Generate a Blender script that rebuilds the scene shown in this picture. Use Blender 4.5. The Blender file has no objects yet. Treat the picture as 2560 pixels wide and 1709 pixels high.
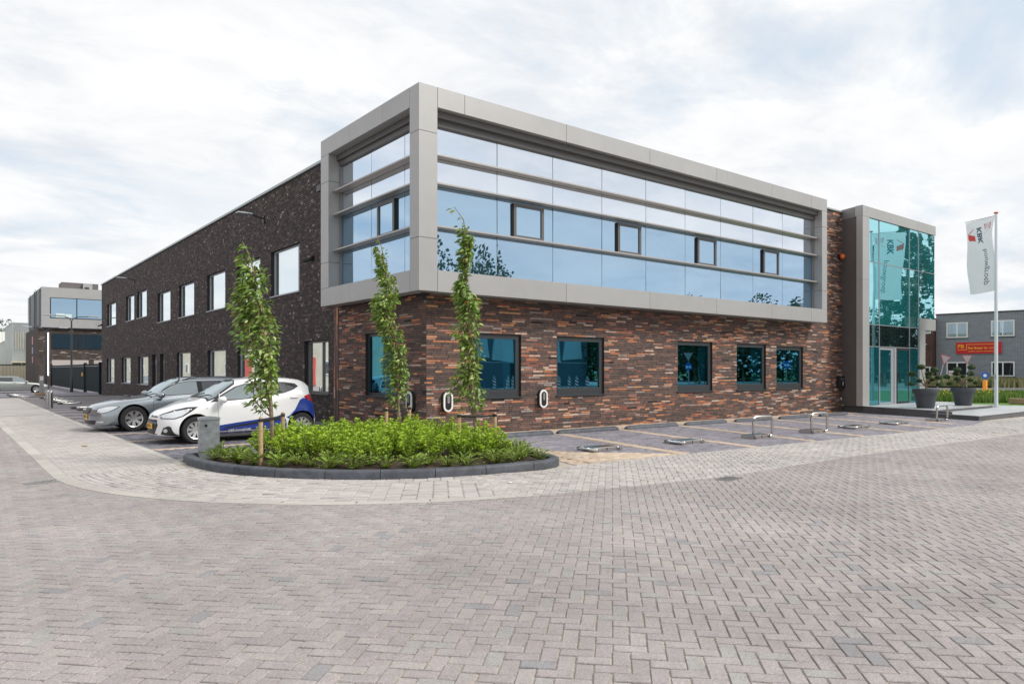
import bpy, bmesh, math, random
import numpy as np
from mathutils import Vector, Matrix
from mathutils.bvhtree import BVHTree
from mathutils.geometry import delaunay_2d_cdt
random.seed(7); rng = np.random.default_rng(7)
sc = bpy.context.scene
C = sc.collection
R = math.radians

# ------------------------------------------------------------------ camera
FPX, CX, HY, EYE = 1781.0, 1280.0, 923.5, 1.6
AZ = math.atan2(2256, FPX)                       # heading, measured from +X
fw = np.array([math.cos(AZ), math.sin(AZ)]); rt = np.array([math.sin(AZ), -math.cos(AZ)])
cam = bpy.data.cameras.new('camera'); co = bpy.data.objects.new('camera', cam); C.objects.link(co)
cam.sensor_width = 36; cam.lens = FPX/2560*36; cam.shift_y = (HY-854.5)/2560
cam.clip_end = 2000; cam.clip_start = 0.05
co.location = (0, 0, EYE); co.rotation_euler = (R(90), 0, AZ-R(90))
sc.camera = co

# ------------------------------------------------------------------ world, sun, exposure
SUN_EL, SUN_AZ = R(44), R(-52)                   # azimuth from +X
w = bpy.data.worlds.new('World'); sc.world = w; w.use_nodes = True
nt = w.node_tree; N = nt.nodes; L = nt.links; N.clear()
def wn(t, **k):
    n = N.new(t)
    for a, b in k.items(): setattr(n, a, b)
    return n
out = wn('ShaderNodeOutputWorld'); bg = wn('ShaderNodeBackground'); bg.inputs[1].default_value = 0.1
sky = wn('ShaderNodeTexSky', sky_type='NISHITA', sun_disc=False)
sky.sun_elevation = SUN_EL; sky.sun_rotation = R(90)-SUN_AZ
sky.air_density = 1.0; sky.dust_density = 1.5
tc = wn('ShaderNodeTexCoord'); sep = wn('ShaderNodeSeparateXYZ'); L.new(tc.outputs['Generated'], sep.inputs[0])
za = wn('ShaderNodeMath', operation='MAXIMUM'); L.new(sep.outputs[2], za.inputs[0]); za.inputs[1].default_value = 0.0
zb = wn('ShaderNodeMath', operation='ADD'); L.new(za.outputs[0], zb.inputs[0]); zb.inputs[1].default_value = 0.17
inv = wn('ShaderNodeMath', operation='DIVIDE'); inv.inputs[0].default_value = 1; L.new(zb.outputs[0], inv.inputs[1])
sc3 = wn('ShaderNodeVectorMath', operation='SCALE'); L.new(tc.outputs['Generated'], sc3.inputs[0]); L.new(inv.outputs[0], sc3.inputs['Scale'])
mp = wn('ShaderNodeMapping'); mp.inputs['Location'].default_value = (7.3, 4.2, 0); mp.inputs['Rotation'].default_value = (0, 0, R(25)); mp.inputs['Scale'].default_value = (0.8, 1.15, 0.9)
L.new(sc3.outputs[0], mp.inputs[0])
def noise(scale, det, rough, dist=0.0, src=None):
    n = wn('ShaderNodeTexNoise'); n.inputs['Scale'].default_value = scale; n.inputs['Detail'].default_value = det
    n.inputs['Roughness'].default_value = rough; n.inputs['Distortion'].default_value = dist
    L.new((src or mp).outputs[0], n.inputs['Vector']); return n
def wramp(src, stops):
    r = wn('ShaderNodeValToRGB'); e = r.color_ramp.elements
    while len(e) < len(stops): e.new(0.5)
    for q, (p, c) in zip(e, stops): q.position = p; q.color = (*c, 1) if len(c) == 3 else c
    L.new(src, r.inputs[0]); return r
n1 = noise(1.45, 9, 0.58, 0.35); n2 = noise(2.9, 10, 0.62, 0.4)
cov = wramp(n1.outputs[0], [(0.34, (0, 0, 0)), (0.49, (1, 1, 1))])
shade = wramp(n2.outputs[0], [(0.34, (6.75, 7.05, 7.5)), (0.50, (7.95, 8.05, 8.2)), (0.62, (8.6, 8.62, 8.62))])
blue = wn('ShaderNodeMix', data_type='RGBA'); blue.inputs[0].default_value = 0.8
L.new(sky.outputs[0], blue.inputs[6]); blue.inputs[7].default_value = (6.6, 7.4, 8.2, 1)
mz = wn('ShaderNodeMapping'); mz.inputs['Scale'].default_value = (1, 1, 2.1); mz.inputs['Location'].default_value = (.4, .9, 0); L.new(tc.outputs['Generated'], mz.inputs[0])
n3 = noise(3.4, 8, 0.52, 0.15, mz); cum = wramp(n3.outputs[0], [(0.47, (0, 0, 0)), (0.56, (1, 1, 1))])          # heaped cloud low over the horizon, all round
low = wramp(sep.outputs[2], [(0.0, (.75, .75, .75)), (0.16, (.65, .65, .65)), (0.36, (0, 0, 0))])
cm = wn('ShaderNodeMath', operation='MULTIPLY'); L.new(cum.outputs[0], cm.inputs[0]); L.new(low.outputs[0], cm.inputs[1])
n4 = noise(6.0, 7, 0.6, 0.2, mz); cs_ = wramp(n4.outputs[0], [(0.35, (7.3, 7.5, 7.8)), (0.6, (8.7, 8.7, 8.7))])
mx = wn('ShaderNodeMix', data_type='RGBA'); L.new(cov.outputs[0], mx.inputs[0]); L.new(blue.outputs[2], mx.inputs[6]); L.new(shade.outputs[0], mx.inputs[7])
mx2 = wn('ShaderNodeMix', data_type='RGBA'); L.new(cm.outputs[0], mx2.inputs[0]); L.new(mx.outputs[2], mx2.inputs[6]); L.new(cs_.outputs[0], mx2.inputs[7])
L.new(mx2.outputs[2], bg.inputs[0]); L.new(bg.outputs[0], out.inputs[0])
sd = bpy.data.lights.new('sun', 'SUN'); so = bpy.data.objects.new('sun', sd); C.objects.link(so)
sd.energy = 2.8; sd.angle = R(18); sd.color = (1.0, 0.95, 0.88)
sdir = Vector((math.cos(SUN_EL)*math.cos(SUN_AZ), math.cos(SUN_EL)*math.sin(SUN_AZ), math.sin(SUN_EL)))
so.rotation_euler = sdir.to_track_quat('Z', 'Y').to_euler(); so.location = (0, 0, 60)
sc.view_settings.view_transform = 'Standard'; sc.view_settings.look = 'None'
sc.view_settings.exposure = 0.25; sc.view_settings.gamma = 1; sc.view_settings.use_curve_mapping = False

# ------------------------------------------------------------------ materials
MATS = {}
def mat(name, col, rough=0.7, metal=0.0, var=0.0, vscale=6.0, bump=0.0, bscale=60.0, coat=0.0, spec=0.5,
        tones=None, speck=0.0, emit=None, trans=0.0, stain=0.0):
    """col base colour; var: low-frequency brightness variation; tones: constant ramp read from the 'tone' attribute;
    speck: fine grain; stain: broad wear."""
    if name in MATS: return MATS[name]
    m = bpy.data.materials.new(name); m.use_nodes = True; MATS[name] = m
    nt = m.node_tree; N = nt.nodes; L = nt.links; b = N['Principled BSDF']
    b.inputs['Base Color'].default_value = (*col, 1); b.inputs['Roughness'].default_value = rough
    b.inputs['Metallic'].default_value = metal; b.inputs['Coat Weight'].default_value = coat
    b.inputs['Coat Roughness'].default_value = 0.03; b.inputs['Specular IOR Level'].default_value = spec
    geo = N.new('ShaderNodeNewGeometry'); cur = None
    if tones:
        a1 = N.new('ShaderNodeAttribute'); a1.attribute_name = 'tone'
        a2 = N.new('ShaderNodeAttribute'); a2.attribute_name = 'tone'; a2.attribute_type = 'OBJECT'
        ad = N.new('ShaderNodeMath'); ad.operation = 'ADD'; L.new(a1.outputs['Fac'], ad.inputs[0]); L.new(a2.outputs['Fac'], ad.inputs[1])
        r = N.new('ShaderNodeValToRGB'); e = r.color_ramp; e.interpolation = 'CONSTANT' if len(tones) > 3 else 'LINEAR'
        while len(e.elements) < len(tones): e.elements.new(0.5)
        for q, (p, c) in zip(e.elements, tones): q.position = p; q.color = (*c, 1)
        L.new(ad.outputs[0], r.inputs[0]); cur = r.outputs[0]
    def mult(cur, fac_sock):
        x = N.new('ShaderNodeMix'); x.data_type = 'RGBA'; x.blend_type = 'MULTIPLY'; x.inputs[0].default_value = 1
        if cur is None: x.inputs[6].default_value = (*col, 1)
        else: L.new(cur, x.inputs[6])
        L.new(fac_sock, x.inputs[7]); return x.outputs[2]
    def nz(scale, lo, hi, det=3, rg=0.6, p0=0.35, p1=0.65):
        n = N.new('ShaderNodeTexNoise'); n.inputs['Scale'].default_value = scale; n.inputs['Detail'].default_value = det; n.inputs['Roughness'].default_value = rg
        L.new(geo.outputs['Position'], n.inputs['Vector'])
        r = N.new('ShaderNodeMapRange'); r.inputs[1].default_value = p0; r.inputs[2].default_value = p1
        r.inputs[3].default_value = lo; r.inputs[4].default_value = hi
        L.new(n.outputs[0], r.inputs[0]); return r.outputs[0]
    if var: cur = mult(cur, nz(vscale, 1-var, 1+var))
    if stain: cur = mult(cur, nz(0.35, 1-stain, 1+stain*0.6, 6, 0.65)); cur = mult(cur, nz(2.3, 1-stain*.5, 1+stain*.25, 5, 0.7, .3, .6))
    if speck: cur = mult(cur, nz(210, 1-speck, 1+speck, 2, 0.8)); cur = mult(cur, nz(60, 1-speck*0.5, 1+speck*0.5, 2))
    if cur is not None: L.new(cur, b.inputs['Base Color'])
    if bump:
        n = N.new('ShaderNodeTexNoise'); n.inputs['Scale'].default_value = bscale; n.inputs['Detail'].default_value = 4
        L.new(geo.outputs['Position'], n.inputs['Vector'])
        bp = N.new('ShaderNodeBump'); bp.inputs['Strength'].default_value = bump; bp.inputs['Distance'].default_value = 0.01
        L.new(n.outputs[0], bp.inputs['Height']); L.new(bp.outputs[0], b.inputs['Normal'])
    if emit: b.inputs['Emission Color'].default_value = (*emit, 1); b.inputs['Emission Strength'].default_value = 1
    if trans:   # leaves let a little light through
        t = N.new('ShaderNodeBsdfTranslucent'); o = N['Material Output']; ms = N.new('ShaderNodeMixShader'); ms.inputs[0].default_value = trans
        if cur is not None: L.new(cur, t.inputs[0])
        else: t.inputs[0].default_value = (*col, 1)
        L.new(b.outputs[0], ms.inputs[1]); L.new(t.outputs[0], ms.inputs[2]); L.new(ms.outputs[0], o.inputs[0])
    return m
def glass(name, body, tint, fac, rough=0.01, wavy=0.0, top=0.35):
    """coated solar glazing: dark body colour seen through, strong tinted mirror reflection"""
    m = bpy.data.materials.new(name); m.use_nodes = True; MATS[name] = m
    nt = m.node_tree; N = nt.nodes; L = nt.links; b = N['Principled BSDF']; o = N['Material Output']
    b.inputs['Base Color'].default_value = (*body, 1); b.inputs['Roughness'].default_value = 0.3; b.inputs['Specular IOR Level'].default_value = 0.2
    g = N.new('ShaderNodeBsdfGlossy'); g.inputs['Color'].default_value = (*tint, 1); g.inputs['Roughness'].default_value = rough
    lw = N.new('ShaderNodeLayerWeight'); lw.inputs[0].default_value = 0.35
    mr = N.new('ShaderNodeMapRange'); L.new(lw.outputs['Facing'], mr.inputs[0]); mr.inputs[3].default_value = fac; mr.inputs[4].default_value = min(1, fac+top)
    ms = N.new('ShaderNodeMixShader'); L.new(mr.outputs[0], ms.inputs[0]); L.new(b.outputs[0], ms.inputs[1]); L.new(g.outputs[0], ms.inputs[2]); L.new(ms.outputs[0], o.inputs[0])
    if wavy:
        geo = N.new('ShaderNodeNewGeometry'); n = N.new('ShaderNodeTexNoise'); n.inputs['Scale'].default_value = 0.9; n.inputs['Detail'].default_value = 1
        L.new(geo.outputs['Position'], n.inputs['Vector']); bp = N.new('ShaderNodeBump'); bp.inputs['Strength'].default_value = wavy; bp.inputs['Distance'].default_value = 0.02
        L.new(n.outputs[0], bp.inputs['Height']); L.new(bp.outputs[0], g.inputs['Normal'])
    return m

M = {}
M['paver'] = mat('paver_purple', (.3, .26, .26), .85, tones=[(0, (0.327, 0.294, 0.286)), (.12, (0.314, 0.283, 0.277)), (.3, (0.339, 0.305, 0.296)), (.45, (0.306, 0.276, 0.272)), (.6, (0.326, 0.290, 0.291)), (.75, (0.345, 0.313, 0.301)), (.88, (0.313, 0.300, 0.290)), (.975, (0.262, 0.253, 0.261))], speck=.28, var=.06, vscale=9, stain=.17, bump=.5, bscale=170)
M['pale'] = mat('paver_pale', (.5, .47, .42), .85, tones=[(0, (0.393, 0.369, 0.351)), (.25, (0.435, 0.407, 0.386)), (.5, (0.414, 0.386, 0.365)), (.72, (0.460, 0.428, 0.409)), (.9, (0.359, 0.339, 0.329))], speck=.18, var=.05, vscale=5, stain=.12, bump=.35, bscale=150)
M['bay'] = mat('paver_bay', (.2, .2, .23), .8, tones=[(0, (0.209, 0.196, 0.225)), (.2, (0.240, 0.226, 0.258)), (.45, (0.191, 0.178, 0.207)), (.7, (0.258, 0.239, 0.267)), (.9, (0.160, 0.152, 0.179))], speck=.2, var=.07, vscale=1.2, stain=.15, bump=.3, bscale=150)
M['bayN'] = mat('paver_bay_slate', (.15, .15, .18), .8, tones=[(0, (.135, .135, .16)), (.25, (.17, .165, .19)), (.5, (.12, .12, .14)), (.75, (.185, .18, .20)), (.92, (.10, .10, .12))], speck=.2, var=.07, vscale=1.2, stain=.15, bump=.3, bscale=150)
M['tan'] = mat('paver_tan', (.45, .34, .23), .85, tones=[(0, (0.440, 0.345, 0.262)), (.33, (0.501, 0.398, 0.302)), (.66, (0.409, 0.318, 0.238)), (.85, (0.532, 0.435, 0.349))], speck=.2, stain=.12)
M['sand'] = mat('joint_sand', (.44, .385, .325), .95, speck=.35, stain=.2)
M['band'] = mat('edge_band', (.5, .48, .45), .85, tones=[(0, (0.422, 0.405, 0.370)), (.5, (0.466, 0.440, 0.405)), (1, (0.387, 0.370, 0.343))], speck=.18, stain=.2)
M['kerbdark'] = mat('kerb_dark', (.085, .09, .105), .65, tones=[(0, (0.058, 0.065, 0.081)), (.5, (0.074, 0.081, 0.098)), (1, (0.066, 0.073, 0.085))], speck=.2, var=.25, vscale=7, stain=.25)
BR = [(0, (0.114, 0.077, 0.066)), (.15, (0.141, 0.092, 0.077)), (.28, (0.094, 0.068, 0.062)), (.40, (0.168, 0.102, 0.082)), (.50, (0.128, 0.084, 0.074)), (.60, (0.078, 0.060, 0.057)), (.655, (0.202, 0.125, 0.102)),
      (.70, (0.263, 0.105, 0.073)), (.76, (0.378, 0.190, 0.136)), (.82, (0.462, 0.190, 0.092)), (.865, (0.525, 0.270, 0.145)), (.90, (0.546, 0.390, 0.301)), (.945, (0.315, 0.260, 0.233)), (.985, (0.027, 0.023, 0.024))]
M['brick'] = mat('long_brick', (.1, .07, .05), .8, tones=BR, speck=.25, var=.18, vscale=8, bump=.5, bscale=120)
M['mortar'] = mat('mortar_dark', (.03, .027, .026), .95)
DK = [(0, (0.041, 0.031, 0.032)), (.3, (0.063, 0.047, 0.045)), (.5, (0.088, 0.065, 0.061)), (.65, (0.052, 0.040, 0.040)), (.78, (0.116, 0.086, 0.078)), (.88, (0.077, 0.057, 0.054)), (.93, (0.153, 0.128, 0.115)), (.965, (0.324, 0.281, 0.247))]
M['dkbrick'] = mat('dark_brick', (.05, .04, .04), .8, tones=DK, speck=.25, var=.2, vscale=3, bump=.5, bscale=120)
M['clad'] = mat('metal_cladding', (.38, .378, .375), .42, metal=.25, tones=[(0, (.365, .362, .36)), (.5, (.395, .392, .388)), (1, (.38, .378, .374))], var=.015, vscale=1.5, stain=.05)
M['clad2'] = mat('cladding_reveal', (.25, .25, .25), .5, metal=.2, var=.06, vscale=2)
M['darkclad'] = mat('charcoal_cladding', (.125, .115, .115), .6, speck=.15, var=.06, vscale=2)
M['fin'] = mat('aluminium_fin', (.42, .40, .38), .4, metal=.5)
M['frame'] = mat('frame_anthracite', (.035, .04, .045), .4)
M['framegrey'] = mat('frame_grey', (.33, .35, .38), .4, metal=.2)
M['framebrown_shaded'] = mat('frame_umber_shaded', (.11, .105, .105), .45, metal=.1)  # umber frames, darkened so the colour carries shade at the box's window heads
M['black'] = mat('black', (.01, .01, .011), .5)
M['roof'] = mat('roof_gravel', (.2, .2, .2), .9, var=.2)
M['coping'] = mat('coping_metal', (.38, .42, .42), .4, metal=.4)
M['g_up'] = glass('glazing_upper', (.03, .07, .10), (.86, .92, 1.0), .80, wavy=.08, top=.18)
M['g_mid'] = glass('glazing_lower', (.02, .10, .15), (.47, .64, .82), .76, wavy=.12, top=.2)  # lower rows: duller, bluer mirror reflection put into the tint
M['g_teal'] = glass('glazing_teal', (.002, .05, .075), (.22, .62, .75), .62, wavy=.04)
M['g_teal'].name = 'glazing_teal_old'
def clear_glass(name, through, tint, fac, wavy):
    m = glass(name, (0, 0, 0), tint, fac, wavy=wavy); nt = m.node_tree; t = nt.nodes.new('ShaderNodeBsdfTransparent'); t.inputs[0].default_value = (*through, 1)
    ms = [n for n in nt.nodes if n.type == 'MIX_SHADER'][0]; nt.links.new(t.outputs[0], ms.inputs[1]); return m
M['g_teal'] = clear_glass('glazing_teal_clear', (.34, .74, .82), (.16, .56, .78), .46, .05)
M['g_entry'] = glass('glazing_entry', (.0, .27, .31), (.52, .90, .98), .60, wavy=.16, top=.3)
M['g_entry_dark'] = glass('glazing_spandrel', (.004, .02, .025), (.25, .42, .45), .5, wavy=.1)
M['g_door'] = glass('glazing_door', (.0, .10, .13), (.18, .5, .58), .45, wavy=.1)
M['g_left'] = glass('glazing_street', (.45, .52, .52), (.9, .97, 1.0), .72, wavy=.04, top=.25)
M['g_far'] = glass('glazing_far', (.03, .08, .12), (.45, .62, .78), .7)
M['g_black'] = glass('glazing_black', (.01, .012, .016), (.5, .6, .7), .35)
M['white'] = mat('white_paint', (.78, .78, .77), .45)
M['steel'] = mat('stainless', (.56, .55, .53), .22, metal=1, var=.08, vscale=10)
M['steelb'] = mat('brushed_steel', (.45, .44, .43), .4, metal=1)
M['galv'] = mat('galvanised', (.42, .45, .48), .5, metal=.7, var=.1)
M['pole'] = mat('pole_white', (.66, .70, .74), .4)
M['rubber'] = mat('rubber', (.018, .018, .02), .75)
M['soil'] = mat('soil', (.055, .036, .024), .95, var=.4, vscale=18, speck=.4, bump=1, bscale=40)
M['wood'] = mat('stake_wood', (.42, .29, .16), .8, var=.2, vscale=20)
M['bark'] = mat('bark', (.22, .17, .11), .85, var=.3, vscale=25, bump=.6)
M['leaf'] = mat('cherry_leaf', (.1, .2, .03), .42, tones=[(0, (.098, .188, .025)), (.25, (.154, .263, .037)), (.5, (.224, .338, .056)), (.7, (.294, .400, .088)), (.88, (.420, .475, .163)), (.98, (.336, .150, .037))], trans=.3, spec=.6)
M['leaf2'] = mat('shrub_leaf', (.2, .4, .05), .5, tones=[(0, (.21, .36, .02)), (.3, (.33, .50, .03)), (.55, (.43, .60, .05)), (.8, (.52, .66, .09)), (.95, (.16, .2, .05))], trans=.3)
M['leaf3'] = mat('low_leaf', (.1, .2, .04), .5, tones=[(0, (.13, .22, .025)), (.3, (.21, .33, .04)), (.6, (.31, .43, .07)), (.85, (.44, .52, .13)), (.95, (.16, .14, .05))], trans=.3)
M['needle'] = mat('pine_needle', (.03, .06, .015), .7, tones=[(0, (.03, .06, .015)), (.35, (.05, .10, .02)), (.7, (.08, .15, .03)), (.9, (.11, .18, .045))], trans=.1)
M['treeleaf'] = mat('tree_leaf', (.05, .09, .03), .6, tones=[(0, (.025, .05, .014)), (.35, (.045, .08, .022)), (.7, (.075, .12, .035)), (.9, (.11, .16, .05))], trans=.25)
M['grass'] = mat('grass', (.1, .18, .03), .9, tones=[(0, (.08, .16, .025)), (.4, (.13, .24, .035)), (.7, (.19, .29, .06)), (.9, (.28, .30, .11))], trans=.2)
M['drygrass'] = mat('dry_grass', (.3, .28, .12), .9, tones=[(0, (.17, .19, .08)), (.35, (.25, .25, .12)), (.7, (.36, .32, .19)), (.9, (.12, .17, .06))], trans=.2)
M['flower'] = mat('yellow_flower', (.75, .6, .03), .6)
M['lawn'] = mat('lawn', (.10, .2, .035), .95, var=.3, vscale=3, speck=.3)
M['terr'] = mat('terrace_slab', (.40, .41, .42), .4, tones=[(0, (.38, .39, .40)), (.5, (.43, .44, .45)), (1, (.40, .41, .42))], stain=.1)
M['riser'] = mat('terrace_riser', (.10, .10, .11), .6, tones=[(0, (.095, .095, .10)), (.5, (.12, .12, .13)), (1, (.105, .105, .11))], stain=.15)
M['pot'] = mat('planter_charcoal', (.055, .06, .07), .55)

# ------------------------------------------------------------------ helpers
def zg(x, y):
    """gentle fall of the site to the right and to the far left"""
    a = -0.12*min(max((x-9)/19.0, 0), 1.15)*(1 if y < 25 else 0)
    t = min(max((y-46)/16.0, 0), 1); return a - 0.3*t*t*(3-2*t)
def depth(x, y): return x*fw[0]+y*fw[1]
def lat(x, y): return (x*rt[0]+y*rt[1])/max(depth(x, y), .01)
WL = {}
def wloc(o): return WL.get(o.name, Vector((0, 0, 0))) if o else Vector((0, 0, 0))
def thing(name, label, cat, loc=(0, 0, 0), rz=0, group=None, tilt=None):
    o = bpy.data.objects.new(name, None); C.objects.link(o); o.location = loc; o.rotation_euler = tilt or (0, 0, rz)
    o.empty_display_size = .2; WL[o.name] = Vector(loc); o['label'] = label; o['category'] = cat
    if group: o['group'] = group
    return o
def tag(o, label=None, cat=None, group=None, kind=None):
    if label: o['label'] = label
    if cat: o['category'] = cat
    if group: o['group'] = group
    if kind: o['kind'] = kind
    return o
class MB:
    def __init__(s): s.v = []; s.f = []; s.t = []; s.m = []
    def add(s, vs, fs, tone=0.0, mi=0):
        b = len(s.v); s.v += [tuple(p) for p in vs]; s.f += [tuple(b+i for i in f) for f in fs]
        s.t += [tone]*len(fs); s.m += [mi]*len(fs); return s
    def box(s, x0, x1, y0, y1, z0, z1, fr=None, tone=0.0, mi=0):
        vs = [Vector((x, y, z)) for x in (x0, x1) for y in (y0, y1) for z in (z0, z1)]
        if fr is not None: vs = [fr @ p for p in vs]
        return s.add(vs, [(0, 1, 3, 2), (4, 6, 7, 5), (0, 4, 5, 1), (2, 3, 7, 6), (0, 2, 6, 4), (1, 5, 7, 3)], tone, mi)
    def cbox(s, x0, x1, y0, y1, z0, z1, b=.01, fr=None, tone=0.0, mi=0):
        """box whose edges are chamfered by b"""
        vs = []; idx = {}
        for sx in (0, 1):
            for sy in (0, 1):
                for sz in (0, 1):
                    X = (x0, x1)[sx]; Y = (y0, y1)[sy]; Z = (z0, z1)[sz]; dx, dy, dz = (b if sx == 0 else -b), (b if sy == 0 else -b), (b if sz == 0 else -b)
                    for k, p in enumerate(((X, Y+dy, Z+dz), (X+dx, Y, Z+dz), (X+dx, Y+dy, Z))): idx[sx, sy, sz, k] = len(vs); vs.append(Vector(p))
        if fr is not None: vs = [fr @ p for p in vs]
        f = []
        for q in (0, 1):
            f.append([idx[q, a, c, 0] for a, c in ((0, 0), (0, 1), (1, 1), (1, 0))]); f.append([idx[a, q, c, 1] for a, c in ((0, 0), (0, 1), (1, 1), (1, 0))])
            f.append([idx[a, c, q, 2] for a, c in ((0, 0), (0, 1), (1, 1), (1, 0))])
        for a in (0, 1):
            for c in (0, 1):
                f.append([idx[a, c, 0, 0], idx[a, c, 1, 0], idx[a, c, 1, 1], idx[a, c, 0, 1]]); f.append([idx[a, 0, c, 0], idx[a, 1, c, 0], idx[a, 1, c, 2], idx[a, 0, c, 2]])
                f.append([idx[0, a, c, 1], idx[1, a, c, 1], idx[1, a, c, 2], idx[0, a, c, 2]])
                for e in (0, 1): f.append([idx[a, c, e, 0], idx[a, c, e, 1], idx[a, c, e, 2]])
        return s.add(vs, f, tone, mi)
    def tube(s, pts, rad, n=8, cap=True, tone=0.0, mi=0):
        P = [Vector(p) for p in pts]; rad = rad if isinstance(rad, (list, tuple)) else [rad]*len(P); vs = []; fs = []
        up = Vector((0, 0, 1))
        for i, p in enumerate(P):
            d = ((P[min(i+1, len(P)-1)]-P[max(i-1, 0)])).normalized()
            a = d.cross(up); a = d.cross(Vector((1, 0, 0))) if a.length < .05 else a
            a.normalize(); b = d.cross(a)
            for k in range(n):
                t = 2*math.pi*k/n; vs.append(p+(a*math.cos(t)+b*math.sin(t))*rad[i])
        for i in range(len(P)-1):
            for k in range(n): fs.append((i*n+k, i*n+(k+1) % n, (i+1)*n+(k+1) % n, (i+1)*n+k))
        if cap: fs += [tuple(range(n)), tuple(range((len(P)-1)*n, len(P)*n))]
        return s.add(vs, fs, tone, mi)
    def lathe(s, prof, n=24, fr=None, tone=0.0, mi=0):
        vs = []; fs = []
        for r, z in prof:
            for k in range(n):
                t = 2*math.pi*k/n; vs.append(Vector((r*math.cos(t), r*math.sin(t), z)))
        if fr is not None: vs = [fr @ p for p in vs]
        for i in range(len(prof)-1):
            for k in range(n): fs.append((i*n+k, i*n+(k+1) % n, (i+1)*n+(k+1) % n, (i+1)*n+k))
        fs += [tuple(range(n)), tuple(range((len(prof)-1)*n, len(prof)*n))]
        return s.add(vs, fs, tone, mi)
    def prism(s, poly, d0, d1, fr=None, tone=0.0, mi=0):
        """poly in local x,z extruded along local y"""
        n = len(poly); vs = [Vector((x, d0, z)) for x, z in poly]+[Vector((x, d1, z)) for x, z in poly]
        if fr is not None: vs = [fr @ p for p in vs]
        fs = [tuple(range(n)), tuple(range(n, 2*n))]+[(i, (i+1) % n, n+(i+1) % n, n+i) for i in range(n)]
        return s.add(vs, fs, tone, mi)
    def blob(s, c, r, sq=1.0, n=10, jit=0.15, tone=0.0):
        c = Vector(c); vs = []; m = n//2
        for i in range(1, m):
            for k in range(n):
                ph = math.pi*i/m; t = 2*math.pi*k/n; q = r*(1+random.uniform(-jit, jit)); vs.append(c+Vector((q*math.sin(ph)*math.cos(t), q*math.sin(ph)*math.sin(t), q*sq*math.cos(ph))))
        a = len(vs); vs += [c+Vector((0, 0, r*sq)), c-Vector((0, 0, r*sq))]; fs = []
        for i in range(m-2):
            for k in range(n): fs.append((i*n+k, i*n+(k+1) % n, (i+1)*n+(k+1) % n, (i+1)*n+k))
        for k in range(n): fs.append((a, (k+1) % n, k)); fs.append((a+1, (m-2)*n+k, (m-2)*n+(k+1) % n))
        return s.add(vs, fs, tone)
    def mesh(s, name, mats, smooth=None, off=Vector((0, 0, 0))):
        me = bpy.data.meshes.new(name); me.from_pydata([(p[0]-off[0], p[1]-off[1], p[2]-off[2]) for p in s.v], [], s.f)
        for m in (mats if isinstance(mats, (list, tuple)) else [mats]): me.materials.append(m)
        if any(s.t): at = me.attributes.new('tone', 'FLOAT', 'FACE'); at.data.foreach_set('value', s.t)
        if any(s.m): me.polygons.foreach_set('material_index', s.m)
        bm = bmesh.new(); bm.from_mesh(me); bmesh.ops.recalc_face_normals(bm, faces=bm.faces); bm.to_mesh(me); bm.free()
        if smooth is not None: me.shade_smooth(); me.set_sharp_from_angle(angle=R(smooth))
        me.update(); return me
def put(name, me, parent=None, loc=None):
    o = bpy.data.objects.new(name, me); C.objects.link(o)
    if loc is not None: o.location = loc
    if parent: o.parent = parent
    return o
def part(name, mb, m, parent, smooth=None, world=True):
    """a mesh given in world coordinates (or local ones, world=False) as a child of parent"""
    off = wloc(parent) if world else Vector((0, 0, 0))
    o = put(name, mb.mesh(name, m, smooth, off), parent); WL[o.name] = off if world else Vector((0, 0, 0)); return o
def solo(name, mb, m, loc, label, cat, group=None, smooth=None, world=True):
    """a thing that is one mesh"""
    loc = Vector(loc); o = put(name, mb.mesh(name, m, smooth, loc if world else Vector((0, 0, 0))), None, loc); WL[o.name] = loc
    return tag(o, label, cat, group)
def struct(name, mb, m, parent=None, smooth=None, kind='structure'):
    o = put(name, mb.mesh(name, m, smooth), parent); WL[o.name] = Vector((0, 0, 0))
    if kind and not parent: o['kind'] = kind
    return o
def copy_tree(o, parent=None):
    c = o.copy(); C.objects.link(c)
    if parent: c.parent = parent
    for ch in o.children: copy_tree(ch, c)
    return c
def frame(O, U, Nn):
    """local (u, d, z) -> world: U along the wall, Nn outward"""
    U = Vector(U); Nn = Vector(Nn)
    return Matrix(((U[0], Nn[0], 0, O[0]), (U[1], Nn[1], 0, O[1]), (U[2], Nn[2], 1, O[2]), (0, 0, 0, 1)))
def quads_mesh(name, V, pat, tone, m):
    """V (n,k,3), pat list of quads over k: fast bulk mesh"""
    n, k, _ = V.shape; pat = np.array(pat); me = bpy.data.meshes.new(name)
    me.vertices.add(n*k); me.vertices.foreach_set('co', V.reshape(-1).astype(np.float32))
    idx = (pat[None]+(np.arange(n)*k)[:, None, None]).reshape(-1); nf = n*len(pat)
    me.loops.add(nf*4); me.loops.foreach_set('vertex_index', idx.astype(np.int32))
    me.polygons.add(nf); me.polygons.foreach_set('loop_start', np.arange(nf, dtype=np.int32)*4)
    at = me.attributes.new('tone', 'FLOAT', 'FACE'); at.data.foreach_set('value', np.repeat(tone, len(pat)).astype(np.float32))
    me.materials.append(m); me.update(calc_edges=True); me.validate(); me.shade_flat(); return me
def text_mesh(s, size, m, align='LEFT', ext=.004, bold=0.0, name='lettering'):
    cu = bpy.data.curves.new('t', 'FONT'); cu.body = s; cu.size = size; cu.extrude = ext; cu.align_x = align; cu.align_y = 'CENTER'; cu.offset = bold; cu.resolution_u = 3
    o = bpy.data.objects.new('t', cu); C.objects.link(o); bpy.context.view_layer.update()
    me = bpy.data.meshes.new_from_object(o.evaluated_get(bpy.context.evaluated_depsgraph_get())); bpy.data.objects.remove(o); bpy.data.curves.remove(cu)
    me.name = name; me.materials.clear(); me.materials.append(m); return me

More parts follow.
